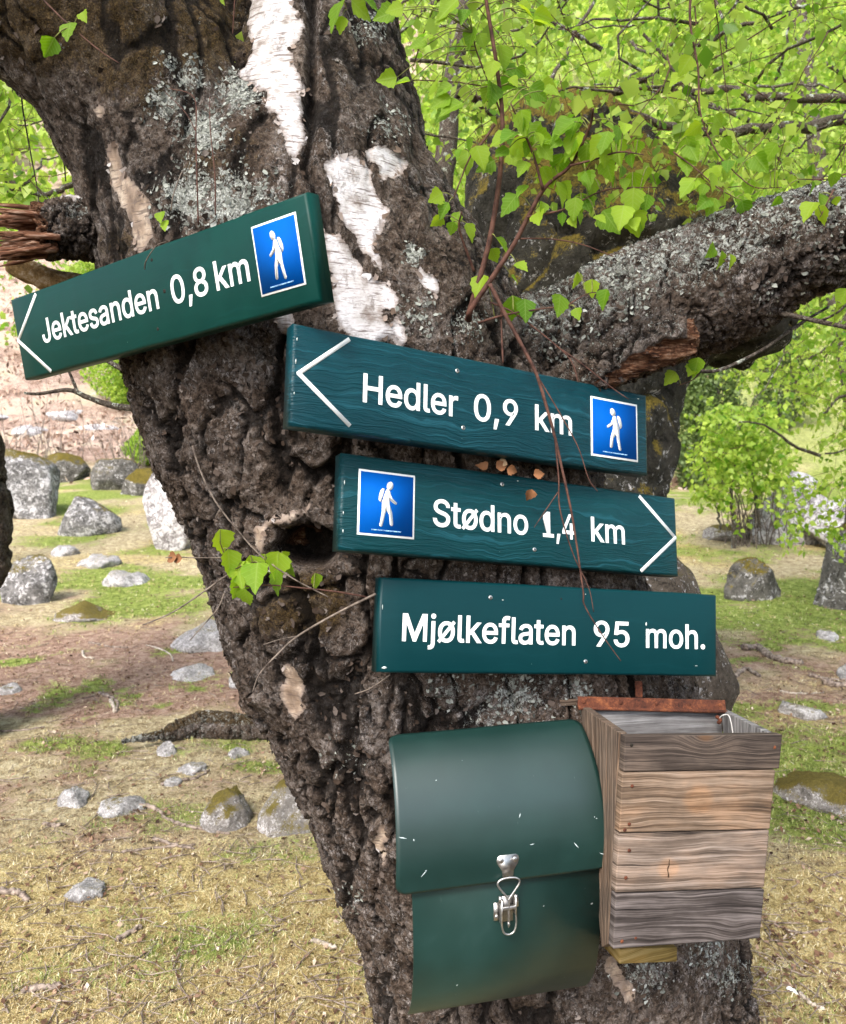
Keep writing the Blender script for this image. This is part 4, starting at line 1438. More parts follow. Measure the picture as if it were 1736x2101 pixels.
def build_main_tree():
    base = P(1165, 2300, 1.99)
    base.z = h1(base.x, base.y)
    root = thing("birch_tree", "old gnarled birch with cracked bark and white patches carrying the signs", "tree", base)
    V, N, F = remesh([ell_tube(TRUNK, 40, 60, .06), ell_tube(STEM, push=.02), ell_tube(LEFT)], .0056, 12)
    u, v, d = proj(V)
    front = (N @ np.array(CF)) < .15
    # white paper bark areas
    ju = u + 16 * fbm(V * 20, 3, 71) + 9 * fbm(V * 80, 2, 73)
    jv = v + 22 * fbm(V * 15, 3, 77) + 9 * fbm(V * 80, 2, 79)
    white = np.zeros(len(V))
    cream = np.zeros(len(V))
    for poly in WHITE:
        m_ = in_poly(ju, jv, poly) & front
        white[m_] = 1
    low = sstep(900, 1000, v) + sstep(360, 320, u) * (v > 150)
    cream = np.clip(low, 0, 1)
    # soften by one ring of neighbours
    e = np.concatenate([F[:, [0, 1]], F[:, [1, 2]], F[:, [2, 3]], F[:, [3, 0]]])
    for _ in range(5):
        s = np.zeros(len(V)); c = np.zeros(len(V))
        np.add.at(s, e[:, 0], white[e[:, 1]]); np.add.at(c, e[:, 0], 1)
        np.add.at(s, e[:, 1], white[e[:, 0]]); np.add.at(c, e[:, 1], 1)
        white = .4 * white + .6 * s / np.maximum(c, 1)
    lich = np.zeros(len(V)); moss = np.zeros(len(V))
    for a, b, r, k in LICHEN:
        lich = np.maximum(lich, k * np.exp(-(((u - a) ** 2 + (v - b) ** 2) / r ** 2)) * front)
    for a, b, r, k in MOSS:
        moss = np.maximum(moss, k * np.exp(-(((u - a) ** 2 + (v - b) ** 2) / r ** 2)) * front)
    back = ~front
    moss[back] = .3 + .3 * fbm(V[back] * 4, 3, 5)
    lower = sstep(560, 760, v)
    st = .38 + .62 * lower
    dsp, ck = bark_displace(V, N, 1.0, 3)
    dsp = dsp * st * (1 - .88 * white) + white * -.004 + .012 * fbm(V * 3.0, 2, 99) * white
    # ropy vertical furrows of the upper stems
    fur = fbm(V * np.array([26, 26, 4.5]), 3, 55)
    dsp += (1 - lower) * (1 - white) * (.013 * fur + .006 * fbm(V * 32, 3, 56))
    ck = ck * (1 - white)
    # dark seam between the left mass and the right-hand stem
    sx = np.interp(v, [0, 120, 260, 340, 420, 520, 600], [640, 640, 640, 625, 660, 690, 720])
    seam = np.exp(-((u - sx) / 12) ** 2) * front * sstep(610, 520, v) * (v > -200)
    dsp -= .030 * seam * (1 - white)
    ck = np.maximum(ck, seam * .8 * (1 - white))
    V2 = V + N * dsp[:, None]
    # knot hole left of the third sign
    hx, hy = (u - 632) / 72, (v - 1120) / 52
    rr = np.sqrt(hx ** 2 + hy ** 2) + .30 * fbm(V * 22, 3, 88)
    hole = sstep(1.0, .62, rr) * front
    rim = np.exp(-((rr - 1.22) / .26) ** 2) * front * sstep(-.5, .3, fbm(V * 14, 3, 93) + .15)
    V2 += np.array([0, 1, 0]) * (hole * .12 * (1 + .25 * fbm(V * 45, 3, 89)))[:, None] + N * (rim * .016)[:, None]
    wood = hole * .75 * sstep(.1, .5, fbm(V * 16, 3, 90) + .25)
    ck = np.maximum(ck, hole * .9)
    ck = ck * (1 - .7 * rim)
    white = np.maximum(white, .60 * np.exp(-((rr - 1.3) / .34) ** 2) * front * sstep(.25, .9, -hx - .5 * hy + .7 * fbm(V * 20, 3, 92)))
    wood = np.maximum(wood, .0)
    # small broken knob on the left outline
    kb = np.exp(-(((u - 535) / 26) ** 2 + ((v - 1440) / 20) ** 2))
    V2 += np.array([-1, -.3, 0]) * (kb * .028)[:, None]
    me = np_mesh("trunk", V2, F, True, dict(crack=ck, white=white, lichen=lich, moss=np.clip(moss, 0, 1), wood=wood, cream=cream))
    link("trunk", me, M_BARK, root)
    seen = front & (v > -150) & (v < 2250) & (u > -150) & (u < 1700) & (hole < .1)
    flakes("bark_flakes", V2, N, seen * (1 - white) * (.35 + lower) * (1 - .6 * ck), 5200, .003, .008, .45, M_FLAKE, root, 31)
    flakes("peeling_flakes", V2, N, seen * ((white > .25) & (white < .75)) * (.3 + (1 - lower)), 90, .004, .009, .5, M_PEEL, root, 32)
    flakes("lichen", V2, N, seen * np.clip(lich - .12, 0, 1) * (1 - white), 1300, .0025, .0055, .5, M_LICHEN, root, 33)

    # big lichen grey limb to the right
    LIMB = [(960, 760, 1.78, 150, .17), (1080, 735, 1.80, 128, .15), (1190, 695, 1.80, 122, .145), (1330, 632, 1.78, 128, .14), (1470, 582, 1.75, 134, .135), (1600, 521, 1.71, 116, .12), (1736, 474, 1.67, 106, .11), (1960, 395, 1.60, 96, .10), (2300, 270, 1.5, 85, .085)]
    V, N, F = remesh([ell_tube(LIMB)], .0047, 3)
    d, ck = bark_displace(V, N, .60, 50, .030, 1.6)
    lich = .10 + .55 * sstep(-.3, .9, N @ np.array([0, -.45, .89])) + .35 * fbm(V * 7, 3, 8)
    bot = sstep(.1, -.6, N[:, 2])
    lich = lich * (1 - bot) - .2 * bot
    V2 = V + N * (d + .003)[:, None]
    me = np_mesh("limb", V2, F, True, dict(crack=ck * .75, white=np.zeros(len(V)), lichen=np.clip(lich, -1, 1.2), moss=.25 * bot, wood=np.zeros(len(V))))
    o = link("limb", me, M_BARK, root)
    o['label'] = "thick lichen crusted limb growing out to the right"
    up = np.clip(.15 + .85 * sstep(-.5, .7, N @ np.array([0, -.6, .8])), 0, 1) * (sstep(-.25, .35, fbm(V * 10, 3, 18)) + .05)
    flakes("lichen", V2, N, up * (V[:, 0] < 1.3), 2100, .0025, .006, .6, M_LICHEN, root, 34)
    flakes("bark_flakes", V2, N, (.2 + bot) * (V[:, 0] < 1.3), 1600, .003, .008, .5, M_FLAKE, root, 35)

    # torn stub lying against the limb, orange heartwood showing
    STUB = [(1110, 830, 1.66, 56, .05), (1200, 775, 1.60, 54, .055), (1290, 728, 1.565, 56, .058), (1370, 702, 1.55, 58, .058), (1430, 690, 1.545, 46, .05)]
    V, N, F = remesh([ell_tube(STUB, 28, 30)], .0040, 2)
    u, v, dd = proj(V)
    d, ck = bark_displace(V, N, .55, 70, .03, 1.4)
    ax = np.interp(u, [1110, 1200, 1290, 1370, 1430], [830, 775, 728, 702, 690])
    torn = sstep(-4, 10, (v - ax) + 26 * fbm(V * 18, 3, 74) - 4) * sstep(1190, 1250, u) * sstep(-.35, .05, fbm(V * 30, 3, 79) + .12)
    torn = np.maximum(torn, sstep(1395, 1420, u + 10 * fbm(V * 40, 2, 3)))
    strand = fbm(V * np.array([14, 60, 60]), 3, 75)
    V2 = V + N * (d * (1 - torn) + torn * (-.012 + .014 * strand))[:, None]
    V2[:, 0] += .02 * fbm(V * 55, 2, 6) * sstep(1400, 1428, u)
    me = np_mesh("broken_stub", V2, F, True, dict(crack=ck * (1 - torn), white=np.zeros(len(V)), lichen=.3 * (1 - torn), moss=np.zeros(len(V)), wood=torn))
    o = link("broken_stub", me, M_BARK, root)
    o['label'] = "broken stub with torn orange wood under the right limb"

    # splintered stub on the left
    ST = [(300, 472, 1.74, 66, .08), (190, 468, 1.68, 62, .075), (130, 470, 1.66, 60, .07), (84, 474, 1.65, 54, .064)]
    V, N, F = remesh([ell_tube(ST, 32, 30)], .0040, 2)
    u, v, dd = proj(V)
    d, ck = bark_displace(V, N, .5, 90, .03, 1.3)
    wh = sstep(195, 170, u) * sstep(-.1, .3, fbm(V * 11, 3, 5) + .02 + .25 * sstep(480, 430, v))
    me = np_mesh("broken_stub", V + N * (d * (1.5 - .9 * wh) + .01 * fbm(V * 16, 3, 12))[:, None] + np.stack([-.03 * sstep(100, 84, u) * fbm(V * 30, 2, 13), 0 * u, 0 * u], 1), F, True,
                 dict(crack=ck * (1 - wh), white=wh * .9, lichen=.75 * np.exp(-(((u - 150) / 40) ** 2 + ((v - 425) / 22) ** 2)), moss=.5 * sstep(480, 520, v), wood=sstep(92, 84, u)))
    o = link("broken_stub", me, M_BARK, root)
    o['label'] = "white barked stub snapped off at left with splintered end"
    r = random.Random(5)
    for k in range(70):
        a = r.uniform(0, 2 * math.pi)
        q = r.uniform(.1, 1) ** .5
        cu, cv = r.uniform(92, 128), 474
        y0 = cv + math.sin(a) * 50 * q
        z0 = 1.65 + math.cos(a) * .055 * q
        L = r.uniform(50, 170)
        y1 = y0 + r.uniform(-10, 26) + (y0 - cv) * .25
        m = MB()
        w = r.uniform(.0025, .0075)
        p0, p1, p2 = P(cu, y0, z0), P(cu - L * .5, (y0 + y1) / 2 + r.uniform(-6, 6), z0 - .01), P(cu - L, y1, z0 - r.uniform(-.01, .03))
        m.tube(catmull([tuple(p0), tuple(p1), tuple(p2)], 6), [w, w * 1.1, w, w * .8, w * .5, w * .12], 5, wob=.6, sd=k)
        m.build("splinter", M_SPLIT, root)
    m = MB()
    m.tube(catmull([tuple(P(20, 540, 1.74)), tuple(P(70, 562, 1.75)), tuple(P(130, 585, 1.76)), tuple(P(240, 610, 1.78))], 12), [.018, .022, .024, .024, .025, .026, .026, .028, .03, .03, .032, .034], 10, wob=.2, sd=4)
    o = m.build("dead_limb", M_DRYBARK, root, True)
    r = np.random.default_rng(500)
    st = np.stack([r.uniform(-3.4, 3.4, 950), r.uniform(-.5, 3.4, 950), r.uniform(2.8, 4.8, 950)], 1)
    mt = MB()
    C, S_ = twigs_and_leaves(st, r.normal(0, 1, st.shape), .6, 14, .06, r, mt, .003)
    A, B, rn = leaf_arrays(C, S_, r, .6, True)
    tag(mt.build("twigs", M_TWIG, root), kind='stuff')
    tag(link("crown", np_mesh("crown", A, B, False, dict(rnd=rn)), M_LEAFBG, root), kind='stuff')
    return root


def mat_split():
    n = NT("splintered_birch_wood")
    c = n.coord()
    g = n.noise(n.map(c, (8, 90, 90)), 1.5, 4, .65)
    col = n.ramp(g, [(.34, (.035, .012, .006)), (.52, (.15, .065, .035)), (.68, (.40, .27, .20))])
    return n.bsdf(col, .8, n.bump(g, .7, .004), spec=.15)


def mat_drybark():
    n = NT("ochre_dead_branch")
    c = n.coord()
    g = n.noise(c, 45, 5, .7)
    col = n.ramp(g, [(.34, (.05, .026, .010)), (.52, (.19, .12, .05)), (.7, (.40, .33, .25))])
    return n.bsdf(col, .88, n.bump(g, .8, .006), spec=.15)


M_SPLIT = mat_split()
M_DRYBARK = mat_drybark()
TREE = build_main_tree()

# edge of another old trunk at the left frame border
def edge_trunk():
    pts = [(-85, 1230, 4.4, 70, .2), (-72, 1170, 4.4, 86, .22), (-70, 1080, 4.4, 92, .24), (-84, 1000, 4.4, 90, .24), (-100, 900, 4.4, 86, .24), (-150, 700, 4.4, 84, .22), (-210, 400, 4.4, 82, .2)]
    V, N, F = remesh([ell_tube([(-75, 1700, 4.4, 70, .2)] + pts, 28, 40)], .022, 3)
    d, ck = bark_displace(V, N, 1.4, 120, .12, 1)
    b = P(-75, 1560, 4.4)
    b.z = h1(b.x, b.y)
    root = thing("old_tree", "brown knobbly old trunk just showing at the left frame edge", "tree", b)
    z = np.zeros(len(V))
    link("trunk", np_mesh("trunk", V + N * d[:, None], F, True, dict(crack=ck, white=z, lichen=z, moss=z + .45, wood=z, cream=z)), M_BARK, root)


edge_trunk()


# ------------------------------------------------------------------ tall overhanging boulder behind the limb
def overhang():
    pts = [(1130, 1900, 4.5, 260, .8), (1120, 1400, 4.5, 230, .85), (1140, 1010, 4.5, 205, .85), (1165, 880, 4.45, 195, .85), (1175, 790, 4.4, 190, .85), (1195, 690, 4.4, 235, .85), (1225, 600, 4.4, 310, .85), (1270, 520, 4.4, 375, .8), (1300, 460, 4.4, 350, .7), (1330, 425, 4.4, 270, .5), (1340, 405, 4.4, 130, .25)]
    V, N, F = remesh([ell_tube(pts, 40, 60)], .026, 3)
    f1, f2, cid = worley(V * 1.7 + .3 * fbm(V * 2, 3, 4)[:, None], 210)
    d = .07 * fbm(V * 1.7, 4, 61) + .045 * fbm(V * 8, 3, 63) + .10 * (cid - .5) - .05 * sstep(.12, 0, f2 - f1)
    b = P(1180, 1400, 4.5)
    me = np_mesh("boulder", V + N * d[:, None], F, True)
    tag(link("boulder", me, mat_rock("overhanging_mossy_rock", (.006, .0055, .0045), (.075, .068, .056), .86, .15, ((.035, .028, .007), (.20, .145, .028)), 1.4)),
        "tall dark overhanging boulder with ochre moss on top, behind the big limb", "boulder")


overhang()


# outlines of the sign lettering, in 1/1000 of the type size
GLYPHS = {
 'J': (396, '185,-7 143,-2 106,11 75,33 52,63 38,100 33,145 33,173 98,173 98,145 100,117 108,93 122,74 139,61 160,53 185,50 209,53 230,61 248,74 261,93 269,117 272,145 272,509 336,509 336,145 332,100 318,63 294,33 263,11 227,-2'),
 'e': (404, '212,-8 177,-5 145,3 117,16 92,35 72,58 56,85 44,116 37,150 34,187 36,224 44,258 55,290 71,317 91,340 115,359 142,373 172,382 205,384 226,383 246,380 266,374 285,366 303,355 319,341 334,324 347,305 357,282 365,256 370,227 371,170 96,170 98,151 102,127 110,106 121,88 135,73 151,61 169,53 190,48 212,46 241,49 265,58 276,65 294,82 306,105 365,91 358,72 348,55 335,39 320,26 302,14 283,4 261,-3 237,-7|308,226 304,248 298,269 288,286 277,301 263,314 246,323 227,328 205,330 183,328 164,323 146,313 131,301 119,286 109,270 102,251 97,231 96,222 309,222'),
 'k': (381, '110,137 110,212 121,212 284,379 360,379 184,199 177,199|53,0 53,509 114,509 114,0|294,0 148,186 191,229 372,0'),
 't': (227, '204,379 204,327 6,327 6,379|65,471 126,471 126,98 127,83 130,70 136,61 144,55 156,51 180,50 202,54 213,2 192,-3 168,-4 138,-1 113,7 92,21 77,41 68,64 65,93'),
 's': (365, '182,-8 157,-7 133,-3 112,3 93,12 76,24 62,38 50,54 41,73 36,94 94,107 101,87 111,72 124,60 141,52 160,47 181,45 206,47 227,53 244,62 258,74 265,88 268,103 266,115 262,126 254,136 243,144 229,150 149,170 118,180 92,192 72,208 58,227 50,249 47,274 49,295 55,314 65,332 79,347 95,360 115,370 137,378 161,383 187,384 212,383 234,379 254,372 271,363 286,352 299,339 318,308 324,290 268,277 262,291 254,304 243,316 228,325 210,331 187,333 166,331 147,326 131,317 119,305 111,292 109,277 110,264 115,253 124,243 136,235 172,223 261,200 287,187 306,171 320,153 328,131 331,107 329,85 323,65 312,47 298,31 281,18 260,6 236,-2 210,-7'),
 'a': (389, '160,-9 137,-7 115,-3 94,5 76,15 60,29 48,45 38,63 32,84 30,108 32,128 36,146 43,161 53,174 64,184 92,200 125,211 257,231 265,235 271,240 274,246 276,257 275,272 272,285 267,297 260,307 251,315 240,322 227,327 212,330 196,331 178,330 163,327 137,316 118,301 104,283 100,274 41,291 51,313 64,331 79,346 95,358 114,368 133,375 153,380 173,383 208,384 239,379 255,375 271,369 300,350 312,336 322,320 330,301 335,278 337,251 337,0 277,0 277,52 272,52 260,34 242,16 215,1 199,-4|170,45 192,47 211,51 228,59 242,68 254,80 263,93 270,108 274,122 276,138 276,190 267,184 221,174 161,166 134,159 112,147 103,139 97,130 93,118 92,105 93,93 96,82 102,72 109,64 119,57 142,48'),
 'n': (410, '114,227 114,0 53,0 53,379 112,379 112,287 102,287 116,319 132,344 152,362 175,374 200,382 227,384 252,383 275,377 295,369 313,356 328,340 341,321 350,298 355,271 357,240 357,0 296,0 296,235 293,263 286,286 273,304 256,318 235,326 210,329 192,328 176,324 161,317 147,308 136,297 126,283 119,266 115,248'),
 'd': (424, '195,-8 165,-6 137,3 111,16 89,34 70,57 55,84 43,116 36,151 34,189 36,227 43,261 55,293 70,320 89,342 112,361 137,374 165,382 196,384 218,383 237,379 253,373 278,355 295,336 306,319 311,319 311,509 372,509 372,0 313,0 313,59 307,59 287,31 266,12 236,-3 217,-7|205,47 226,49 246,55 263,65 278,78 290,95 299,115 306,138 310,162 312,189 310,216 306,241 300,263 290,282 278,299 263,312 246,322 227,328 205,330 182,328 162,322 145,311 130,298 118,281 108,261 102,239 98,215 96,189 98,163 102,139 109,117 118,97 130,80 145,66 162,55 182,49'),
 '0': (453, '227,-7 191,-3 158,7 130,24 105,48 85,77 69,113 57,155 50,202 48,254 50,306 57,353 69,395 85,431 106,461 130,484 159,502 191,512 227,516 262,512 295,502 323,484 348,461 368,431 384,395 396,353 403,306 405,254 403,202 396,155 384,113 368,77 348,48 323,24 295,7 263,-3|227,50 250,52 271,60 290,74 306,92 320,116 330,144 338,176 342,213 344,254 342,295 338,332 330,365 320,393 306,416 290,435 271,449 250,457 227,460 203,457 182,449 163,435 147,416 134,393 123,365 115,332 111,295 109,254 111,213 115,176 123,144 134,116 147,92 163,74 182,60 203,52'),
 ',': (188, '38,-119 68,71 137,71 84,-119'),
 '8': (453, '226,-7 193,-5 163,1 136,11 111,25 91,42 74,62 62,84 54,109 52,135 53,156 58,176 65,195 75,212 87,228 101,241 117,252 134,260 153,265 153,267 129,276 109,289 93,308 80,330 73,354 70,380 73,405 79,429 90,450 106,469 124,485 146,498 170,508 197,514 226,516 255,514 282,508 306,498 328,485 346,469 361,450 373,429 379,405 382,380 379,354 372,330 359,308 343,289 323,276 300,267 300,265 319,260 335,252 351,241 365,228 377,212 387,195 395,176 399,156 401,135 398,109 391,84 378,62 362,42 341,25 317,11 289,1 259,-5|226,49 248,50 267,54 285,60 300,69 313,79 323,91 331,106 335,121 337,139 335,157 330,173 322,189 312,202 283,223 265,230 247,234 226,235 206,234 187,230 169,223 140,202 130,189 122,173 117,157 115,139 117,121 121,106 129,91 139,79 152,69 167,60 185,54 205,50|226,290 244,291 260,294 274,300 287,308 298,318 307,330 314,344 318,359 319,376 318,392 314,407 308,420 299,432 288,442 260,455 244,459 226,460 208,459 192,455 164,442 153,432 138,407 134,392 133,376 134,359 138,344 145,330 154,318 165,308 178,300 193,294 209,291'),
 'm': (610, '53,0 53,379 112,379 112,295 108,295 114,314 122,331 132,346 144,358 172,376 187,382 203,385 219,386 245,383 268,375 287,361 303,342 314,320 321,295 312,295 318,312 326,329 337,343 350,356 364,366 381,375 398,381 417,385 437,386 458,385 478,380 497,372 514,361 529,346 541,328 550,307 555,283 557,255 557,0 496,0 496,254 493,279 485,298 473,313 456,323 438,329 419,330 402,329 387,326 374,320 363,312 353,302 345,290 336,263 335,247 335,0 274,0 274,260 272,280 265,297 253,311 238,322 220,328 199,330 185,329 171,326 145,312 135,302 126,289 119,274 115,257 114,238 114,0'),
 'H': (517, '60,0 60,509 125,509 125,289 392,289 392,509 457,509 457,0 392,0 392,232 125,232 125,0'),
 'l': (189, '112,0 91,8 74,20 62,37 55,59 53,84 53,509 114,509 114,83 120,62 126,57 135,53 157,52 170,54 181,3 154,-2'),
 'r': (259, '53,0 53,379 112,379 112,321 115,321 124,339 137,354 152,367 171,377 191,383 223,385 243,384 243,322 236,324 207,326 174,321 159,315 146,306 135,296 126,284 119,269 115,254 114,237 114,0'),
 '9': (453, '226,516 256,513 285,506 310,494 333,478 352,458 368,434 380,408 387,378 389,347 387,322 382,296 373,270 359,240 340,207 315,168 200,0 130,0 301,248 307,248 302,238 287,221 268,207 245,198 232,195 188,197 161,203 137,214 116,229 98,247 83,269 72,294 66,321 64,352 66,382 73,411 85,436 101,459 120,479 143,494 168,506 196,513|226,460 207,459 190,454 174,446 160,435 148,423 138,407 131,390 127,372 125,352 127,331 131,313 138,295 148,280 160,268 174,257 190,250 207,245 226,243 245,245 263,249 279,257 293,267 305,280 314,295 322,312 326,330 327,350 326,371 322,390 314,407 305,422 293,435 279,446 263,454 245,459'),
 'S': (447, '224,-9 188,-7 156,-1 128,9 102,23 81,40 64,60 51,83 42,109 38,137 104,137 108,118 114,102 123,88 136,76 150,66 166,59 185,53 204,50 224,49 246,50 267,54 286,60 303,69 317,79 329,92 338,106 344,122 346,139 344,154 340,168 332,179 322,189 296,205 263,217 184,239 145,253 112,269 86,289 67,313 56,341 52,372 54,400 62,425 75,448 92,468 113,484 138,498 165,508 195,514 227,516 259,514 289,508 316,498 340,484 360,468 377,449 390,427 398,403 401,378 337,378 332,402 320,421 302,437 280,449 254,456 225,459 185,454 167,448 152,440 139,430 129,418 121,405 117,391 115,376 117,359 122,345 131,334 142,324 155,315 198,297 295,270 312,264 344,248 359,238 384,213 395,198 402,180 407,161 408,139 406,112 399,87 386,64 370,43 349,25 323,11 294,0 261,-7'),
 'ø': (415, '207,-8 174,-5 144,3 117,16 93,35 72,58 56,85 44,116 37,150 34,187 37,225 44,260 56,291 72,318 93,341 117,360 144,374 174,382 207,384 241,382 271,374 299,360 323,341 343,318 359,291 371,260 379,225 381,187 379,150 371,116 359,85 343,58 323,35 299,16 271,3 241,-5|207,46 231,49 252,55 270,66 285,80 298,97 307,117 314,139 318,163 319,187 318,212 314,236 307,258 298,278 285,296 270,310 252,321 231,328 207,330 184,328 163,321 145,310 130,296 118,278 108,258 102,236 98,212 96,187 98,163 102,139 108,117 118,97 130,80 145,66 163,55 184,49|64,-15 27,15 352,395 388,364'),
 '1': (453, '76,0 76,55 391,55 391,0|276,509 276,0 212,0 212,448 209,448 86,358 86,427 198,509'),
 '4': (453, '40,105 40,158 247,509 311,509 109,166 109,163 413,163 413,105|282,0 282,318 343,318 343,0'),
 'M': (628, '60,0 60,509 150,509 314,122 478,509 568,509 568,0 506,0 506,392 340,0 288,0 122,392 122,0'),
 'j': (167, '53,379 114,379 114,-30 112,-52 108,-72 102,-90 92,-106 80,-119 65,-129 47,-137 27,-141 -10,-143 -10,-87 18,-85 31,-80 40,-72 47,-61 51,-46 53,-29|83,443 72,444 62,448 53,455 42,472 41,483 42,494 47,504 53,512 62,518 72,522 83,524 95,522 105,518 114,512 120,504 125,494 126,483 125,472 114,455 105,448 95,444'),
 'f': (254, '228,379 228,327 6,327 6,379|81,0 81,432 82,452 87,470 96,486 107,499 120,510 135,519 152,525 169,529 201,530 238,523 243,521 227,468 202,474 178,472 164,468 154,460 147,449 143,435 142,419 142,0'),
 '5': (453, '221,-7 192,-5 165,1 140,11 118,25 99,41 83,60 71,82 63,105 60,130 122,130 125,115 130,102 138,89 148,78 160,68 173,60 188,54 204,51 221,50 241,51 259,56 276,64 291,75 304,89 314,104 322,122 326,141 328,162 326,183 321,203 314,221 303,237 290,251 275,262 257,270 238,275 218,277 201,276 184,273 152,262 139,255 128,246 67,253 96,509 366,509 366,452 151,452 134,301 136,301 148,311 178,325 194,330 212,333 229,334 252,332 274,328 294,321 313,311 330,299 345,285 358,269 370,251 379,231 386,210 390,187 391,163 388,132 381,102 369,76 352,52 332,32 309,15 282,3 253,-4'),
 'o': (415, '207,-8 174,-5 144,3 117,16 93,35 72,58 56,85 44,116 37,150 34,187 37,225 44,260 56,291 72,318 93,341 117,360 144,374 174,382 207,384 241,382 271,374 299,360 323,341 343,318 359,291 371,260 379,225 381,187 379,150 371,116 359,85 343,58 323,35 299,16 271,3 241,-5|207,46 231,49 252,55 270,66 285,80 298,97 307,117 314,139 318,163 319,187 318,212 314,236 307,258 298,278 285,296 270,310 252,321 231,328 207,330 184,328 163,321 145,310 130,296 118,278 108,258 102,236 98,212 96,187 98,163 102,139 108,117 118,97 130,80 145,66 163,55 184,49'),
 'h': (410, '114,227 114,0 53,0 53,509 114,509 114,287 102,287 116,319 132,344 152,362 175,374 200,382 227,384 252,383 275,377 295,369 313,356 328,340 341,321 350,298 355,271 357,240 357,0 296,0 296,235 293,263 286,286 273,304 256,318 235,326 210,329 192,328 176,324 161,317 147,308 136,297 126,283 119,266 115,248'),
 '.': (188, '95,-4 83,-3 73,1 63,9 55,18 51,29 50,41 51,53 55,64 63,73 73,81 83,85 95,87 107,85 118,81 128,73 135,64 140,53 141,41 140,29 135,18 128,9 118,1 107,-3'),
 'P': (445, '60,0 60,509 272,506 332,487 375,452 400,404 409,348 390,265 356,223 305,195 235,186 109,186 109,242 279,248 324,279 343,328 333,402 297,439 232,452 125,452 125,0'),
 'R': (449, '60,0 60,509 273,506 333,489 376,455 401,408 409,352 401,296 376,250 333,217 273,200 96,198 96,255 280,260 325,287 344,333 334,405 298,440 233,452 125,452 125,0|353,0 230,229 303,229 428,0'),
 'O': (533, '267,-7 186,7 119,49 70,115 53,157 40,254 53,352 92,429 150,484 225,512 267,516 348,501 384,484 442,429 480,352 493,254 480,157 464,115 415,49 348,7|'),
 'D': (502, '96,0 96,57 254,60 318,81 363,122 390,181 399,255 390,329 364,388 320,428 258,449 93,452 93,509 273,505 353,478 412,426 449,351 462,255 449,159 411,83 384,54 351,31 268,3|125,509 125,0 60,0 60,509'),
 'U': (517, '55,509 115,509 115,180 150,80 258,50 366,80 400,180 400,509 462,509 462,170 420,40 258,-8 96,40 55,170'),
 'T': (449, '32,452 32,509 417,509 417,452 257,452 257,0 193,0 193,452'),
 'A': (480, '16,0 201,509 276,509 463,0 395,0 232,478 245,478 191,302 85,0|110,142 110,199 370,199 370,142'),
 'V': (480, '204,0 16,509 84,509 248,31 235,31 395,509 463,509 278,0'),
 'I': (300, '31,0 31,57 118,57 118,452 31,452 31,509 269,509 269,452 183,452 183,57 269,57 269,0'),
 'K': (467, '104,145 104,216 212,344 364,509 448,509|60,0 60,509 125,509 125,0|372,0 188,259 228,309 449,0'),
 'E': (419, '60,0 60,509 372,509 372,452 125,452 125,286 355,286 355,229 125,229 125,57 375,57 375,0'),
 'N': (523, '60,0 60,509 136,509 414,55 405,54 399,195 399,509 463,509 463,0 387,0 108,452 119,454 125,0'),
}
SOLO = {'k', 't', 'f', '1', '4', 'K', 'R'}


def text_mesh(name, txt, x0, x1, base, cap, weight=.010, depth=.0006):
    """lettering as thin raised plates in the x-z plane, facing -y; fitted between x0 and x1"""
    polys = []
    x = 0
    for ch in txt:
        adv, data = GLYPHS[ch]
        loops = [[tuple(int(q) / 1000 for q in p.split(',')) for p in l.split()] for l in data.split('|')]
        groups = [[l] for l in loops] if ch in SOLO else ([loops[:2], loops[2:]] if ch == 'ø' else [loops])
        for gi, g in enumerate(groups):
            polys.append((g, x, gi))
        x += adv / 1000
    xs = [px + ox for g, ox, _ in polys for l in g for px, _y in l]
    a, b = min(xs), max(xs)
    sx = (x1 - x0) / (b - a)
    sz = cap / .509
    V, F = [], []
    for g, ox, gi in polys:
        cu = bpy.data.curves.new('g', 'CURVE')
        cu.dimensions = '2D'
        cu.fill_mode = 'BOTH'
        cu.offset = weight
        cu.extrude = .01
        for l in g:
            sp = cu.splines.new('POLY')
            sp.points.add(len(l) - 1)
            sp.use_cyclic_u = True
            for p, (qx, qy) in zip(sp.points, l):
                p.co = (qx + ox, qy, 0, 1)
        o = bpy.data.objects.new('g', cu)
        COL.objects.link(o)
        dg = bpy.context.evaluated_depsgraph_get()
        me = o.evaluated_get(dg).to_mesh()
        bb = len(V)
        for q in me.vertices:
            V.append((x0 + (q.co.x - a) * sx, (-depth * (1 + .25 * gi)) if q.co.z > 0 else .0004, base + q.co.y * sz))
        F += [tuple(bb + i for i in p.vertices) for p in me.polygons]
        o.evaluated_get(dg).to_mesh_clear()
        bpy.data.objects.remove(o)
        bpy.data.curves.remove(cu)
    return np_mesh(name, V, F, False)


def prism(poly, y0, y1):
    """poly in x-z -> closed prism between y0 (front) and y1"""
    n = len(poly)
    V = [(x, y0, z) for x, z in poly] + [(x, y1, z) for x, z in poly]
    F = [tuple(range(n)), tuple(range(2 * n - 1, n - 1, -1))] + [(i + n, (i + 1) % n + n, (i + 1) % n, i) for i in range(n)]
    return V, F


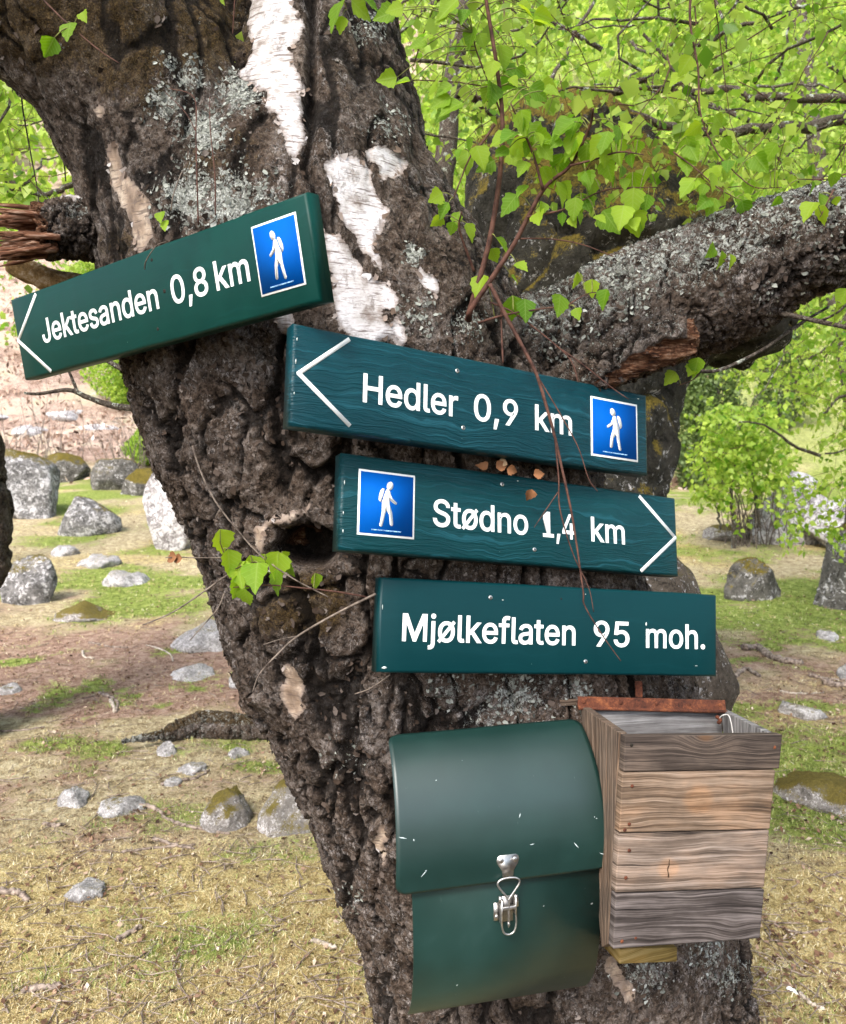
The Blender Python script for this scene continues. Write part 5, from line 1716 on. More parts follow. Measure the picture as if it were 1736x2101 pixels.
def capsule(pts, w):
    """outline of a thick polyline with round ends, widths per point (x-z)"""
    w = [w] * len(pts) if not hasattr(w, '__len__') else w
    L, R = [], []
    m = len(pts)
    for i, (x, z) in enumerate(pts):
        ax, az = pts[max(i - 1, 0)]
        bx, bz = pts[min(i + 1, m - 1)]
        dx, dz = bx - ax, bz - az
        k = math.hypot(dx, dz)
        nx, nz = -dz / k * w[i], dx / k * w[i]
        L.append((x + nx, z + nz))
        R.append((x - nx, z - nz))
    def cap(p, q, wv):
        a0 = math.atan2(q[1] - p[1], q[0] - p[0])
        return [(p[0] + math.cos(a0 + t) * wv, p[1] + math.sin(a0 + t) * wv) for t in np.linspace(math.pi / 2, 3 * math.pi / 2, 7)[1:-1]]
    start = cap(pts[0], pts[1], w[0])
    end = cap(pts[-1], pts[-2], w[-1])
    return L[::-1] + start + R + end


# hiker: outlines in plate units (width 1, height 1, origin at the plate's centre), walking to the left
HEAD = [(-.045 + .055 * math.cos(a) - .012 * math.sin(a), .265 + .068 * math.sin(a)) for a in np.linspace(0, 2 * math.pi, 22)[:-1]]
PACK = [(.045, .215), (.085, .218), (.118, .185), (.143, .11), (.148, .05), (.135, .02), (.105, .0)]
BODY = [(-.045, .19), (-.02, .205), (.012, .207), (.03, .18), (.088, .005), (.09, -.07), (.088, -.13), (.10, -.22), (.118, -.315), (.128, -.34), (.120, -.365), (.098, -.372), (.078, -.358), (.062, -.30), (.038, -.20), (.012, -.115),
        (-.038, -.175), (-.05, -.26), (-.058, -.325), (-.075, -.345), (-.10, -.345), (-.113, -.325), (-.106, -.25), (-.09, -.14), (-.045, -.02), (-.045, .06), (-.065, .035), (-.145, -.012), (-.168, -.008), (-.172, .018), (-.095, .075), (-.065, .13)]


def sign_plate(root, x0, x1, z0, z1, flip, lab):
    w, h = x1 - x0, z1 - z0
    cx, cz = (x0 + x1) / 2, (z0 + z1) / 2
    m = MB()
    m.box(x0, x1, -.0012, .0002, z0, z1)
    me = bevel(m.mesh("pictogram_plate"), .0004, 1)
    pl = link("pictogram_plate", me, M_WHITE, root, local=True)
    pl['label'] = lab
    b = .035 * w
    m = MB()
    m.box(x0 + b, x1 - b, -.0018, -.0010, z0 + b, z1 - b)
    m.build("blue_field", M_BLUE, pl, local=True)
    s = -1 if flip else 1
    for nm, poly in (("hiker_head", HEAD), ("hiker_body", BODY), ("hiker_backpack", PACK)):
        pp = [(cx + s * x * w, cz + z * h + .02 * h) for x, z in poly]
        if flip: pp = pp[::-1]
        m = MB()
        m.add(*prism(pp, -.0025, -.0017))
        me = m.mesh(nm)
        bm = bmesh.new(); bm.from_mesh(me)
        bmesh.ops.recalc_face_normals(bm, faces=bm.faces)
        bm.to_mesh(me); bm.free()
        link(nm, me, M_WHITE, pl, local=True)
    link("small_print", text_mesh("small_print", "PRODUSERT AV NORD PRODUKT".replace(' ', ''), cx - .26 * w, cx + .26 * w, cz - .415 * h, .018 * h, .0, .0022), M_PRINT, pl, local=True)


def cam_to_world(t, rx, ry, rz):
    X = Matrix.Rotation(rx, 3, 'X') @ Matrix.Rotation(ry, 3, 'Y') @ Matrix.Rotation(rz, 3, 'Z')
    W = Matrix((CR, -CU, CF)).transposed()       # camera (right, down, forward) -> world
    Rw = W @ X
    ax, ay, az = Rw.col[0], Rw.col[2], -Rw.col[1]
    M = Matrix((ax, ay, az)).transposed().to_4x4()
    M.translation = CO + W @ Vector(t)
    return M


def plank_board(L, Hh, T, sd):
    """painted board: rounded front edges, slightly uneven"""
    m = MB()
    m.box(-L / 2, L / 2, 0, T, -Hh / 2, Hh / 2)
    me = m.mesh("board")
    bm = bmesh.new()
    bm.from_mesh(me)
    bmesh.ops.subdivide_edges(bm, edges=[e for e in bm.edges if abs(e.verts[0].co.x - e.verts[1].co.x) > .1], cuts=14)
    fr = [e for e in bm.edges if all(v.co.y < 1e-6 for v in e.verts) and (all(abs(abs(v.co.z) - Hh / 2) < 1e-6 for v in e.verts) or all(abs(abs(v.co.x) - L / 2) < 1e-6 for v in e.verts))]
    bmesh.ops.bevel(bm, geom=fr, offset=.0055, segments=2, profile=.5, affect='EDGES')
    bm.to_mesh(me)
    bm.free()
    V = np.empty(len(me.vertices) * 3, np.float32)
    me.vertices.foreach_get('co', V)
    V = V.reshape(-1, 3).astype(float)
    edge = np.abs(V[:, 2]) > Hh / 2 - .009
    V[edge, 2] += .0011 * fbm(V[edge] * 14 + sd, 3, sd)
    me.vertices.foreach_set('co', V.astype(np.float32).ravel())
    return me


BOARD_T = .030


def sign(label, pose, words, plate, chevron, screws, mat, sd, L, holes=(), chips=()):
    M = cam_to_world(pose[:3], *pose[3:6])
    root = thing("sign_board", label, "sign", matrix=M, group="green wooden signs on the birch")
    link("board", plank_board(L, .16, BOARD_T, sd), mat, root, local=True)
    for txt, x0, x1, base, cap in words:
        nm = "lettering"
        o = link(nm, text_mesh(nm, txt, x0, x1, base, cap), M_WHITE, root, local=True)
    if chevron:
        (ax, az), (bx, bz), (cx, cz) = chevron
        for p, q in (((ax, az), (bx, bz)), ((cx, cz), (bx, bz))):
            dx, dz = q[0] - p[0], q[1] - p[1]
            k = math.hypot(dx, dz)
            nx, nz = -dz / k * .0034, dx / k * .0034
            ex, ez = dx / k * .002, dz / k * .002
            m = MB()
            up = .0006 if p == (ax, az) else .0009
            V, F = prism([(p[0] + nx, p[1] + nz), (p[0] - nx, p[1] - nz), (q[0] - nx + ex, q[1] - nz + ez), (q[0] + nx + ex, q[1] + nz + ez)], -up, .0003)
            m.add(V, F)
            me = m.mesh("arrow_stroke")
            bm = bmesh.new(); bm.from_mesh(me)
            bmesh.ops.recalc_face_normals(bm, faces=bm.faces)
            bm.to_mesh(me); bm.free()
            link("arrow_stroke", me, M_WHITE, root, local=True)
    if plate:
        sign_plate(root, *plate)
    for x, z in screws:
        m = MB()
        m.disc((x, .0002, z), (0, -1, 0), .0040, .0012, 16, .8)
        o = m.build("screw", M_STEEL, root, local=True)
        k = MB()
        for a in (.4, .4 + math.pi / 2):
            c, s = math.cos(a) * .0024, math.sin(a) * .0024
            nx, nz = -s * .22, c * .22
            V, F = prism([(x + c + nx, z + s + nz), (x + c - nx, z + s - nz), (x - c - nx, z - s - nz), (x - c + nx, z - s + nz)], -.0013 - .0001 * (a > 1), -.0009)
            k.add(V, F)
        k.build("screw_slot", M_DARK, o, local=True)
    for x, z, r in holes:
        m = MB()
        m.disc((x, .0003, z), (0, -1, 0), r, .0007, 10, .6)  # dark disc in place of an open hole, its inner shade put into colour
        m.build("dark_hole_disc", M_DARK, root, local=True)
    for x, z, w, h in chips:
        m = MB()
        rr = random.Random(int(x * 1e4))
        pp = [(x + w * math.cos(a) * rr.uniform(.6, 1.1), z + h * math.sin(a) * rr.uniform(.6, 1.1)) for a in np.linspace(0, 2 * math.pi, 8, endpoint=False)]
        V, F = prism(pp[::-1], -.0005, .0003)
        m.add(V, F)
        m.build("paint_chip", M_CHIP, root, local=True)
    return root


M_CHIP = mat_flat("chipped_pale_primer", (.62, .66, .62), .7, .4, 200)
M_DARK = mat_flat("dark_recess", (.018, .014, .010), .8, .3)
M_G1 = mat_paint("dark_green_sign_paint", (.0002, .036, .028), (.0002, .030, .024), .45, .10, .16)
M_G2 = mat_paint("blue_green_sign_paint", (.0003, .036, .047), (.0003, .028, .037), .38, 1.0, .26)
M_G3 = mat_paint("teal_sign_paint", (.0003, .036, .041), (.0002, .029, .034), .38, .9, .24)
M_G4 = mat_paint("plain_teal_sign_paint", (.0002, .027, .031), (.0002, .025, .029), .45, .08, .16)

sign("green sign reading Jektesanden 0,8 km tilted up with hiker plate at its right end", (-.4844, -.3666, 1.4351, .1801, .565, -.1629),
     [("Jektesanden", -.3013, .037, -.0205, .0435), ("0,8", .0736, .1596, -.0215, .0445), ("km", .180, .2535, -.0205, .0445)],
     (.272, .364, -.0505, .0565, False, "blue hiking plate with the hiker walking left"), ((-.2996, .0735), (-.3836, -.0014), (-.2945, -.0762)), [], M_G1, 1, .775,
     [(.0376, .0605, .003), (.0244, -.0541, .003), (.0561, .0039, .0035)])
sign("green sign reading Hedler 0,9 km with left arrow and hiker plate at right", (.1183, -.1799, 1.4316, -.1275, -.5097, .0209),
     [("Hedler", -.2435, -.069, -.0255, .0455), ("0,9", -.0349, .0545, -.0255, .0455), ("km", .094, .1755, -.0258, .0455)],
     (.2208, .3365, -.0578, .0555, False, "blue hiking plate with the hiker walking left"), ((-.2704, .072), (-.3526, .0022), (-.2648, -.068)), [(-.07, .0544), (-.0567, -.0429)], M_G2, 2, .7273, (), [(-.3580, .02, .0010, .004), (-.3585, -.03, .0009, .003), (-.3575, .055, .0010, .003), (.34, .068, .003, .0009)])
sign("green sign reading Stødno 1,4 km with hiker plate at left and right arrow", (.1886, .0152, 1.4991, -.1738, -.4757, .0156),
     [("Stødno", -.1921, .0006, -.0262, .0455), ("1,4", .0349, .1052, -.0262, .0455), ("km", .1455, .2245, -.0258, .0455)],
     (-.332, -.2285, -.0535, .0559, True, "blue hiking plate with the hiker walking right"), ((.2651, .0731), (.3559, -.0031), (.2633, -.0756)), [(-.0534, .0609), (.0153, -.0521)], M_G3, 3, .7231, (), [(-.3560, .03, .0010, .004), (-.3565, -.02, .0009, .003), (-.356, -.05, .001, .003), (-.02, .071, .003, .0008)])
sign("lowest green sign reading Mjølkeflaten 95 moh. without arrow or plate", (.2533, .2169, 1.518, -.1055, -.3562, .0405),
     [("Mjølkeflaten", -.307, .0288, -.0258, .0455), ("95", .0697, .1455, -.0265, .0455), ("moh.", .1847, .3198, -.0268, .0455)],
     None, None, [(-.1443, .0539), (.0523, -.0555)], M_G4, 4, .701, [(-.0011, .0575, .0018)], [(-.3365, -.0715, .0055, .0022), (.1844, .0165, .0016, .0042), (-.12, .0505, .002, .001), (.05, .068, .0012, .0012), (.30, -.06, .004, .0006), (-.345, .03, .0007, .006)])


# ------------------------------------------------------------------ green sheet-metal register box
def build_green_box():
    yaw = R_(-12.5)
    o = P(1036, 1800, 1.432)
    Mx = Matrix.Rotation(-yaw, 4, 'Z')
    Mx = Matrix.Translation(o) @ Mx @ Matrix.Rotation(R_(-0.8), 4, 'Y')
    root = thing("register_box", "green sheet metal box with curved lid and steel toggle latch on the trunk", "metal box", matrix=Mx)
    mat = mat_metal_green()
    W = .386
    body = catmull([(.115, .205), (.06, .16), (.022, .09), (.012, .0), (.006, -.07), (.008, -.14), (.022, -.20), (.042, -.240), (.066, -.270)], 44)
    lid = catmull([(-.001, -.006), (-.003, .04), (.002, .080), (.013, .12), (.032, .158), (.058, .192), (.088, .216), (.112, .228)], 40)
    BW = .322
    b0, b1 = -.162, .180
    # body sheet, closed behind
    m = MB()
    n = len(body)
    V, F = [], []
    for x in (b0, b1):
        for y, z in body: V.append((x, y, z))
    for i in range(n - 1): F.append((i, n + i, n + i + 1, i + 1))
    m.add(V, F)
    me = m.mesh("body", True)
    ob = link("body", me, mat, root, local=True)
    sd = ob.modifiers.new("t", 'SOLIDIFY'); sd.thickness = .0016; sd.offset = 1
    for x in (b0 + .062, b1 - .062):
        m = MB()
        V = [(x, y + .0015, z) for y, z in body] + [(x, .16, -.262), (x, .16, .205)]
        V2 = [(x + (.0012 if x < 0 else -.0012), y, z) for _, y, z in V]
        k = len(V)
        m.add(V + V2, [tuple(range(k)), tuple(range(2 * k - 1, k - 1, -1))] + [(i, i + k, (i + 1) % k + k, (i + 1) % k) for i in range(k)])
        m.build("side_panel", mat, root, local=True)
    m = MB()
    m.box(b0 + .06, b1 - .06, .150, .152, -.262, .204)
    m.build("back_panel", mat, root, local=True)
    # lid: sheet with rounded corners, bent over the body
    s = np.concatenate([[0], np.cumsum(np.hypot(np.diff(lid[:, 0]), np.diff(lid[:, 1])))])
    T = s[-1]
    nx, ns = 48, 64
    rc = .019
    V, F = [], []
    for j in range(ns + 1):
        t = T * j / ns
        cut = 0
        for e in (t, T - t):
            if e < rc: cut = max(cut, rc - math.sqrt(max(0, rc * rc - (rc - e) ** 2)))
        y, z = np.interp(t, s, lid[:, 0]), np.interp(t, s, lid[:, 1])
        half = W / 2 * (1 - .055 * t / T) - cut
        for i in range(nx + 1):
            x = -half + 2 * half * i / nx
            V.append((x, y + .0006 * math.sin(x * 31) * (t / T), z))
    for j in range(ns):
        for i in range(nx):
            a = j * (nx + 1) + i
            F.append((a, a + 1, a + nx + 2, a + nx + 1))
    ld = link("lid", np_mesh("lid", V, F, True), mat, root, local=True)
    sd = ld.modifiers.new("t", 'SOLIDIFY'); sd.thickness = .0018; sd.offset = 1
    # scratches and chips through the paint
    m = MB()
    rs = random.Random(3)
    def on_lid(x, t):
        return Vector((x, np.interp(t, s, lid[:, 0]) - .0022, np.interp(t, s, lid[:, 1])))
    for fx, fs in [(.02, .97), (.03, .88), (.27, .99), (.30, .985), (.93, .62), (.90, .56), (.95, .34), (.96, .33), (.63, .22), (.85, .18), (.02, .35), (.07, .33), (.12, .14), (.11, .12), (.985, .10), (.58, .40), (.50, .70), (.74, .80), (.35, .52), (.20, .66)]:
        x, t = (fx - .5) * W * .96, max(.004, min(T - .004, fs * T))
        a = rs.uniform(0, math.pi)
        L = rs.choice([.0012, .002, .0045, .0075])
        w = rs.uniform(.0004, .0009)
        dx, dt = math.cos(a), math.sin(a)
        q = [on_lid(x + dx * L * k - dt * w * e, t + dt * L * k + dx * w * e) for k, e in ((-1, .3), (0, -1), (1, -.3), (.4, 1), (-.3, .8))]
        m.add(q, [(0, 1, 2, 3, 4)])
    tag(m.build("paint_scratches", mat_flat("bare_scratched_metal", (.52, .60, .60), .5), ld, local=True), kind='stuff')
    # toggle latch
    lx = .004
    la = bpy.data.objects.new("toggle_latch", MB().mesh("toggle_latch"))
    m = MB()
    pp = [(-.0185, .040), (-.0205, .034), (-.0185, .027), (-.0105, .014), (-.0095, .004), (.0095, .004), (.0105, .014), (.0185, .027), (.0205, .034), (.0185, .040), (.014, .0425), (-.014, .0425)]
    V, F = prism([(lx + x, z) for x, z in pp], -.0052, -.0036)
    m.add(V, F)
    k = MB(); k.V, k.F = m.V, m.F
    me = k.mesh("toggle_latch")
    bm = bmesh.new(); bm.from_mesh(me); bmesh.ops.recalc_face_normals(bm, faces=bm.faces); bm.to_mesh(me); bm.free()
    la = link("toggle_latch", me, M_STEEL, root, local=True)
    for x in (-.0125, .0125):
        m = MB(); m.disc((lx + x, -.0052, .0335), (0, -1, 0), .0048, .0022, 16, .7)
        m.build("rivet", M_STEEL, la, local=True, smooth=False)
    def wire(name, pts, r, closed=False):
        q = catmull(pts, 40) if len(pts) > 2 else np.array(pts)
        m = MB(); m.tube(q, r, 8)
        return m.build(name, M_STEEL, la, True, True)
    wire("triangular_loop", [(lx + x, -.0085, z) for x, z in [(0, -.036), (-.004, -.030), (-.0175, -.012), (-.0195, -.004), (-.013, .0015), (0, .003), (.013, .0015), (.0195, -.004), (.0175, -.012), (.004, -.030), (0, -.036)]], .0018)
    wire("pull_rod", [(lx, -.0085, -.034), (lx, -.0085, -.05), (lx, -.008, -.062), (lx + .0005, -.007, -.078)], .0022)
    m = MB(); m.box(lx - .0115, lx + .0115, -.0105, -.0050, -.054, -.048); link("cross_bar", bevel(m.mesh("cross_bar"), .0012, 2), M_STEEL, la, local=True)
    m = MB(); m.box(lx - .018, lx - .0155, .004, -.001, -.080, -.036)
    m.box(lx - .0225, lx - .0185, .0055, .0035, -.076, -.044)
    for x, a, b in ((-.0135, -.082, -.036), (.0118, -.066, -.034)):
        m = MB(); m.box(lx + x, lx + x + .0017, -.011, .006, a, b); m.build("latch_cheek", M_STEEL, la, local=True)
    for x0, x1, a, b in ((-.0235, -.0138, -.078, -.046), (.0137, .0215, -.058, -.042)):
        m = MB(); m.box(lx + x0, lx + x1, .0032, .0046, a, b); o2 = m.build("base_flange", M_STEEL, la, local=True)
    m = MB(); m.disc((lx - .018, .0032, -.071), (0, -1, 0), .004, .0018, 14, .6); m.build("rivet", M_STEEL, la, local=True)
    m = MB(); m.box(lx - .0115, lx + .0115, .0035, .0055, -.082, -.036); m.build("base_plate", mat_steel("shaded_steel", (.40, .38, .36), .4), la, local=True)
    wire("locking_bail", [(lx - .0125, -.007, -.048), (lx - .0128, -.0085, -.066), (lx - .0128, -.009, -.082), (lx - .009, -.009, -.0945), (lx, -.009, -.0985), (lx + .009, -.009, -.0945), (lx + .0128, -.009, -.082), (lx + .0128, -.0085, -.066), (lx + .0125, -.007, -.048)], .0017)
    m = MB(); m.tube([(lx, -.006, -.074), (lx, -.008, -.081), (lx, -.006, -.088)], [.0016, .0026, .0008], 8); m.build("hook_tip", M_STEEL, la, True, True)
    for x in (-.0145, .0135):
        m = MB(); m.tube([(lx + x, -.006, -.030), (lx + x, -.006, -.040)], [.0030, .0036], 8); m.build("pivot_pin", M_STEEL, la, True, True)
    return root


build_green_box()


# ------------------------------------------------------------------ weathered wooden box
def quad_plank(name, c, thick, inward, mat, parent, along='x', bev=.0022, sd=0):
    """plank on the quad c (tl, tr, br, bl, world), thickness along 'inward'; uv in metres along the grain"""
    tl, tr, br, bl = [Vector(q) for q in c]
    inw = Vector(inward).normalized() * thick
    m = MB()
    m.hexa([bl, br, br + inw, bl + inw, tl, tr, tr + inw, tl + inw])
    me = m.mesh(name)
    bm = bmesh.new()
    bm.from_mesh(me)
    bmesh.ops.recalc_face_normals(bm, faces=bm.faces)
    bmesh.ops.bevel(bm, geom=list(bm.edges), offset=bev, segments=2, profile=.6, affect='EDGES')
    uvl = bm.loops.layers.uv.new("UVMap")
    ex = ((tr - tl) + (br - bl)).normalized()
    ez = ((tl - bl) + (tr - br)).normalized()
    if along == 'z': ex, ez = ez, ex
    ey = inw.normalized()
    for f in bm.faces:
        nrm = f.normal
        for l in f.loops:
            q = l.vert.co - bl
            a, b, cc = q.dot(ex), q.dot(ez), q.dot(ey)
            if abs(nrm.dot(ey)) > .6: l[uvl].uv = (a, b)
            elif abs(nrm.dot(ez)) > abs(nrm.dot(ex)): l[uvl].uv = (a, cc + .3)
            else: l[uvl].uv = (cc, b)
    bm.to_mesh(me)
    bm.free()
    return link(name, me, mat, parent)


def lerp(a, b, t): return a + (b - a) * t


def build_wood_box():
    FTL, FTR, FBR, FBL = P(1281, 1509, 1.405), P(1597, 1506, 1.495), P(1558, 1926, 1.475), P(1257, 1948, 1.405)
    n = (FTR - FTL).cross(FBL - FTL).normalized()
    if n.dot(CF) < 0: n = -n                      # inward (away from the viewer)
    BTL, BTR = P(1190, 1447, 1.565), P(1492, 1455, 1.655)
    BBL, BBR = P(1234, 1944, 1.475), P(1536, 1925, 1.55)
    root = thing("wooden_box", "open topped weathered plank box hanging beside the green metal box", "wooden box", (FBL + BBR) / 2)
    D = [((.012, .009, .008), (.048, .036, .029), (.125, .096, .077), .1), ((.018, .012, .009), (.118, .080, .053), (.275, .205, .152), .35),
         ((.020, .015, .012), (.125, .092, .070), (.275, .22, .182), .25), ((.007, .0055, .0052), (.046, .037, .033), (.150, .128, .120), .05)]
    tl_ = [0, .168, .457, .739, 1.0]
    tr_ = [0, .172, .470, .757, 1.0]
    labs = ["dark grey top plank of the box front", "orange tinged plank with a round knot mark", "grey brown plank with a pale swirled knot", "dark streaked bottom plank of the box front"]
    for k in range(4):
        g = .0011
        a0, a1 = lerp(FTL, FBL, tl_[k]), lerp(FTL, FBL, tl_[k + 1])
        b0, b1 = lerp(FTR, FBR, tr_[k]), lerp(FTR, FBR, tr_[k + 1])
        up = (FTL - FBL).normalized()
        off = -n * (.004 if k == 0 else (.0012, .0, .0015)[k - 1])
        ex = (b0 - a0).normalized() * (.006 if k == 0 else 0)
        c = (a0 - up * g * (k > 0) + off, b0 - up * g * (k > 0) + off + ex, b1 + up * g + off + ex, a1 + up * g + off)
        dk, md, lt, wm = D[k]
        o = quad_plank("front_plank", c, .017, n, mat_wood("front_plank_wood", dk, md, lt, wm, 1.7 * k + .3, (None, (.150, .056, .036, 0), (.098, .040, .026, 0), None)[k]), root, 'x', .0022)
        o['label'] = labs[k]
    # sides
    inl = (FTR - FTL).normalized()
    dark = mat_wood("dark_side_wood", (.020, .014, .010), (.070, .050, .037), (.17, .130, .10), .3, 5.1)
    fl, bl_ = FTL + n * .017, BTL
    flb, blb = FBL + n * .017, BBL
    for k, (t0, t1) in enumerate(((0, .34), (.34, .70), (.70, 1.0))):
        c = (lerp(bl_, fl, t0 + .004), lerp(bl_, fl, t1 - .004), lerp(blb, flb, t1 - .004), lerp(blb, flb, t0 + .004))
        o = quad_plank("side_plank", c, .016, inl, dark, root, 'z', .0018)
    grey = mat_wood("grey_inner_wood", (.03, .027, .025), (.10, .094, .092), (.22, .215, .213), .05, 7.7)
    fr, frb = FTR + n * .017, FBR + n * .017
    for t0, t1 in ((0, .5), (.5, 1.0)):
        c = (lerp(BTR, fr, t0 + .003), lerp(BTR, fr, t1 - .003), lerp(BBR, frb, t1 - .003), lerp(BBR, frb, t0 + .003))
        quad_plank("side_plank", c, .015, -inl, grey, root, 'z', .0018)
    # back boards
    for t0, t1 in ((.015, .42), (.42, 1.0)):
        c = (lerp(BTL, BBL, t0) + inl * .017, lerp(BTR, BBR, t0) - inl * .016, lerp(BTR, BBR, t1) - inl * .016, lerp(BTL, BBL, t1) + inl * .017)
        quad_plank("back_plank", c, .014, n, grey, root, 'x', .0018)
    c = (lerp(FBL, BBL, .1) + inl * .018 + Vector((0, 0, .006)), lerp(FBR, BBR, .1) - inl * .018 + Vector((0, 0, .006)), lerp(FBR, BBR, .9) - inl * .018 + Vector((0, 0, .006)), lerp(FBL, BBL, .9) + inl * .018 + Vector((0, 0, .006)))
    quad_plank("bottom_plank", c, .012, (0, 0, 1), dark, root, 'x', .001)
    # yellowish block the box rests on
    b0, b1 = P(1272, 1948, 1.50), P(1390, 1944, 1.55)
    dn = Vector((0, 0, -.028))
    quad_plank("support_block", (b0, b1, b1 + dn, b0 + dn), .06, n, mat_wood("yellow_block_wood", (.09, .06, .018), (.21, .145, .045), (.33, .25, .11), .3, 9.2), root, 'x', .002)
    # rusty hinge strip, two leaves
    h0, h1_, h2, h3 = P(1186, 1429, 1.560), P(1488, 1437, 1.648), P(1490, 1460, 1.640), P(1186, 1452, 1.555)
    hg = quad_plank("rusty_hinge", (h0, h1_, h2, h3), .003, n, M_RUST, root, 'x', .0006)
    m = MB()
    m.tube([h3 - n * .002, lerp(h3, h2, .5) - n * .002, h2 - n * .002], .0035, 10)
    m.build("hinge_barrel", M_RUST, hg, True)
    for t in (.04, .28, .52, .74, .96):
        q = lerp(lerp(h0, h1_, t), lerp(h3, h2, t), .45)
        m = MB(); m.disc(q, -n, .0042, .0016, 12, .6); m.build("hinge_screw", M_RUST, hg)
    q0, q1 = P(1304, 1398, 1.61), P(1318, 1398, 1.612)
    quad_plank("rusty_strap", (q0, q1, P(1319, 1431, 1.612), P(1305, 1431, 1.61)), .003, n, M_RUST, root, 'x', .0005)
    # dark batten sticking out on the left
    quad_plank("batten", (P(1150, 1436, 1.575), P(1190, 1434, 1.585), P(1190, 1447, 1.585), P(1150, 1449, 1.575)), .02, n, dark, root, 'x', .001)
    # string and eye inside
    m = MB()
    m.tube(catmull([tuple(P(1474, 1477, 1.615)), tuple(P(1482, 1468, 1.605)), tuple(P(1494, 1467, 1.60)), tuple(P(1500, 1482, 1.59)), tuple(P(1505, 1512, 1.58))], 18), .0011, 6)
    m.build("string", mat_flat("grey_string", (.45, .43, .40), .8), root, True)
    m = MB()
    m.tube(catmull([tuple(P(1470, 1470, 1.62)), tuple(P(1478, 1476, 1.612)), tuple(P(1474, 1484, 1.615))], 8), .004, 6)
    m.build("rusty_eye", M_RUST, root, True)
    # nails
    nails = [(1293, 1527), (1586, 1532), (1296, 1612), (1576, 1612), (1290, 1690), (1572, 1676), (1290, 1744), (1567, 1737), (1567, 1783), (1283, 1800), (1560, 1850), (1275, 1930), (1551, 1902), (1303, 1923), (1281, 1702), (1558, 1878)]
    for u, v in nails:
        ray = (P(u, v, 1.0) - CO)
        t = (FTL - CO).dot(n) / ray.dot(n)
        q = CO + ray * t - n * (.0042 if v < 1580 else .0018)
        m = MB(); m.disc(q, -n, .0032, .0014, 10, .7); m.build("nail", M_RUST if (u + v) % 3 else M_DARK, root)
    return root


build_wood_box()


# ------------------------------------------------------------------ near leaves, twigs and sticks
def leaf_mesh(sd, fold=.16, curl=.12):
    """birch leaf: ovate-triangular blade with a toothed edge, folded along the midrib; length 1 along +y"""
    r = random.Random(sd)
    prof = [(0, .0), (.05, .20), (.12, .33), (.22, .41), (.33, .42), (.45, .38), (.57, .31), (.69, .225), (.80, .145), (.90, .07), (1.0, 0)]
    V = []
    n = len(prof)
    for t, w in prof:
        V.append((0, t, -curl * t * t))
    R0 = len(V)
    for s in (-1, 1):
        for i, (t, w) in enumerate(prof):
            V.append((s * w * .5, t + .01, fold * w * .5 - curl * t * t + r.uniform(-.01, .01)))
        for i, (t, w) in enumerate(prof):
            tooth = 1.0 + (.10 if i % 2 else -.05) + r.uniform(-.04, .04)
            V.append((s * w * tooth, t + (.03 if i % 2 else 0) * (w > 0), fold * w * 1.25 - curl * t * t * 1.15 + r.uniform(-.025, .025)))
    F = []
    for k, s in enumerate((-1, 1)):
        a = R0 + k * 2 * n
        b = a + n
        for i in range(n - 1):
            q1 = (i, i + 1, a + i + 1, a + i)
            q2 = (a + i, a + i + 1, b + i + 1, b + i)
            F += [q1, q2] if s > 0 else [q1[::-1], q2[::-1]]
    me = np_mesh("leaf", V, F, True)
    uv = me.uv_layers.new(name="UVMap")
    for p in me.polygons:
        for li in p.loop_indices:
            v = me.vertices[me.loops[li].vertex_index].co
            uv.data[li].uv = (v.x, v.y)
    return me


LEAVES = []
for k in range(6):
    me = leaf_mesh(k, .10 + .06 * k, .06 + .05 * (k % 3))
    me.materials.append(M_LEAF)
    LEAVES.append(me)


def place_leaf(parent, base, axis, normal, size, k, name="leaf"):
    y = Vector(axis).normalized()
    z = Vector(normal)
    z = (z - y * z.dot(y)).normalized()
    x = y.cross(z)
    M = Matrix((x, y, z)).transposed().to_4x4()
    M = M @ Matrix.Scale(size, 4)
    M.translation = base
    o = bpy.data.objects.new(name, LEAVES[k % len(LEAVES)])
    COL.objects.link(o)
    o.parent = parent
    o.matrix_parent_inverse = Matrix.Translation(parent.location).inverted()
    o.matrix_basis = M
    return o


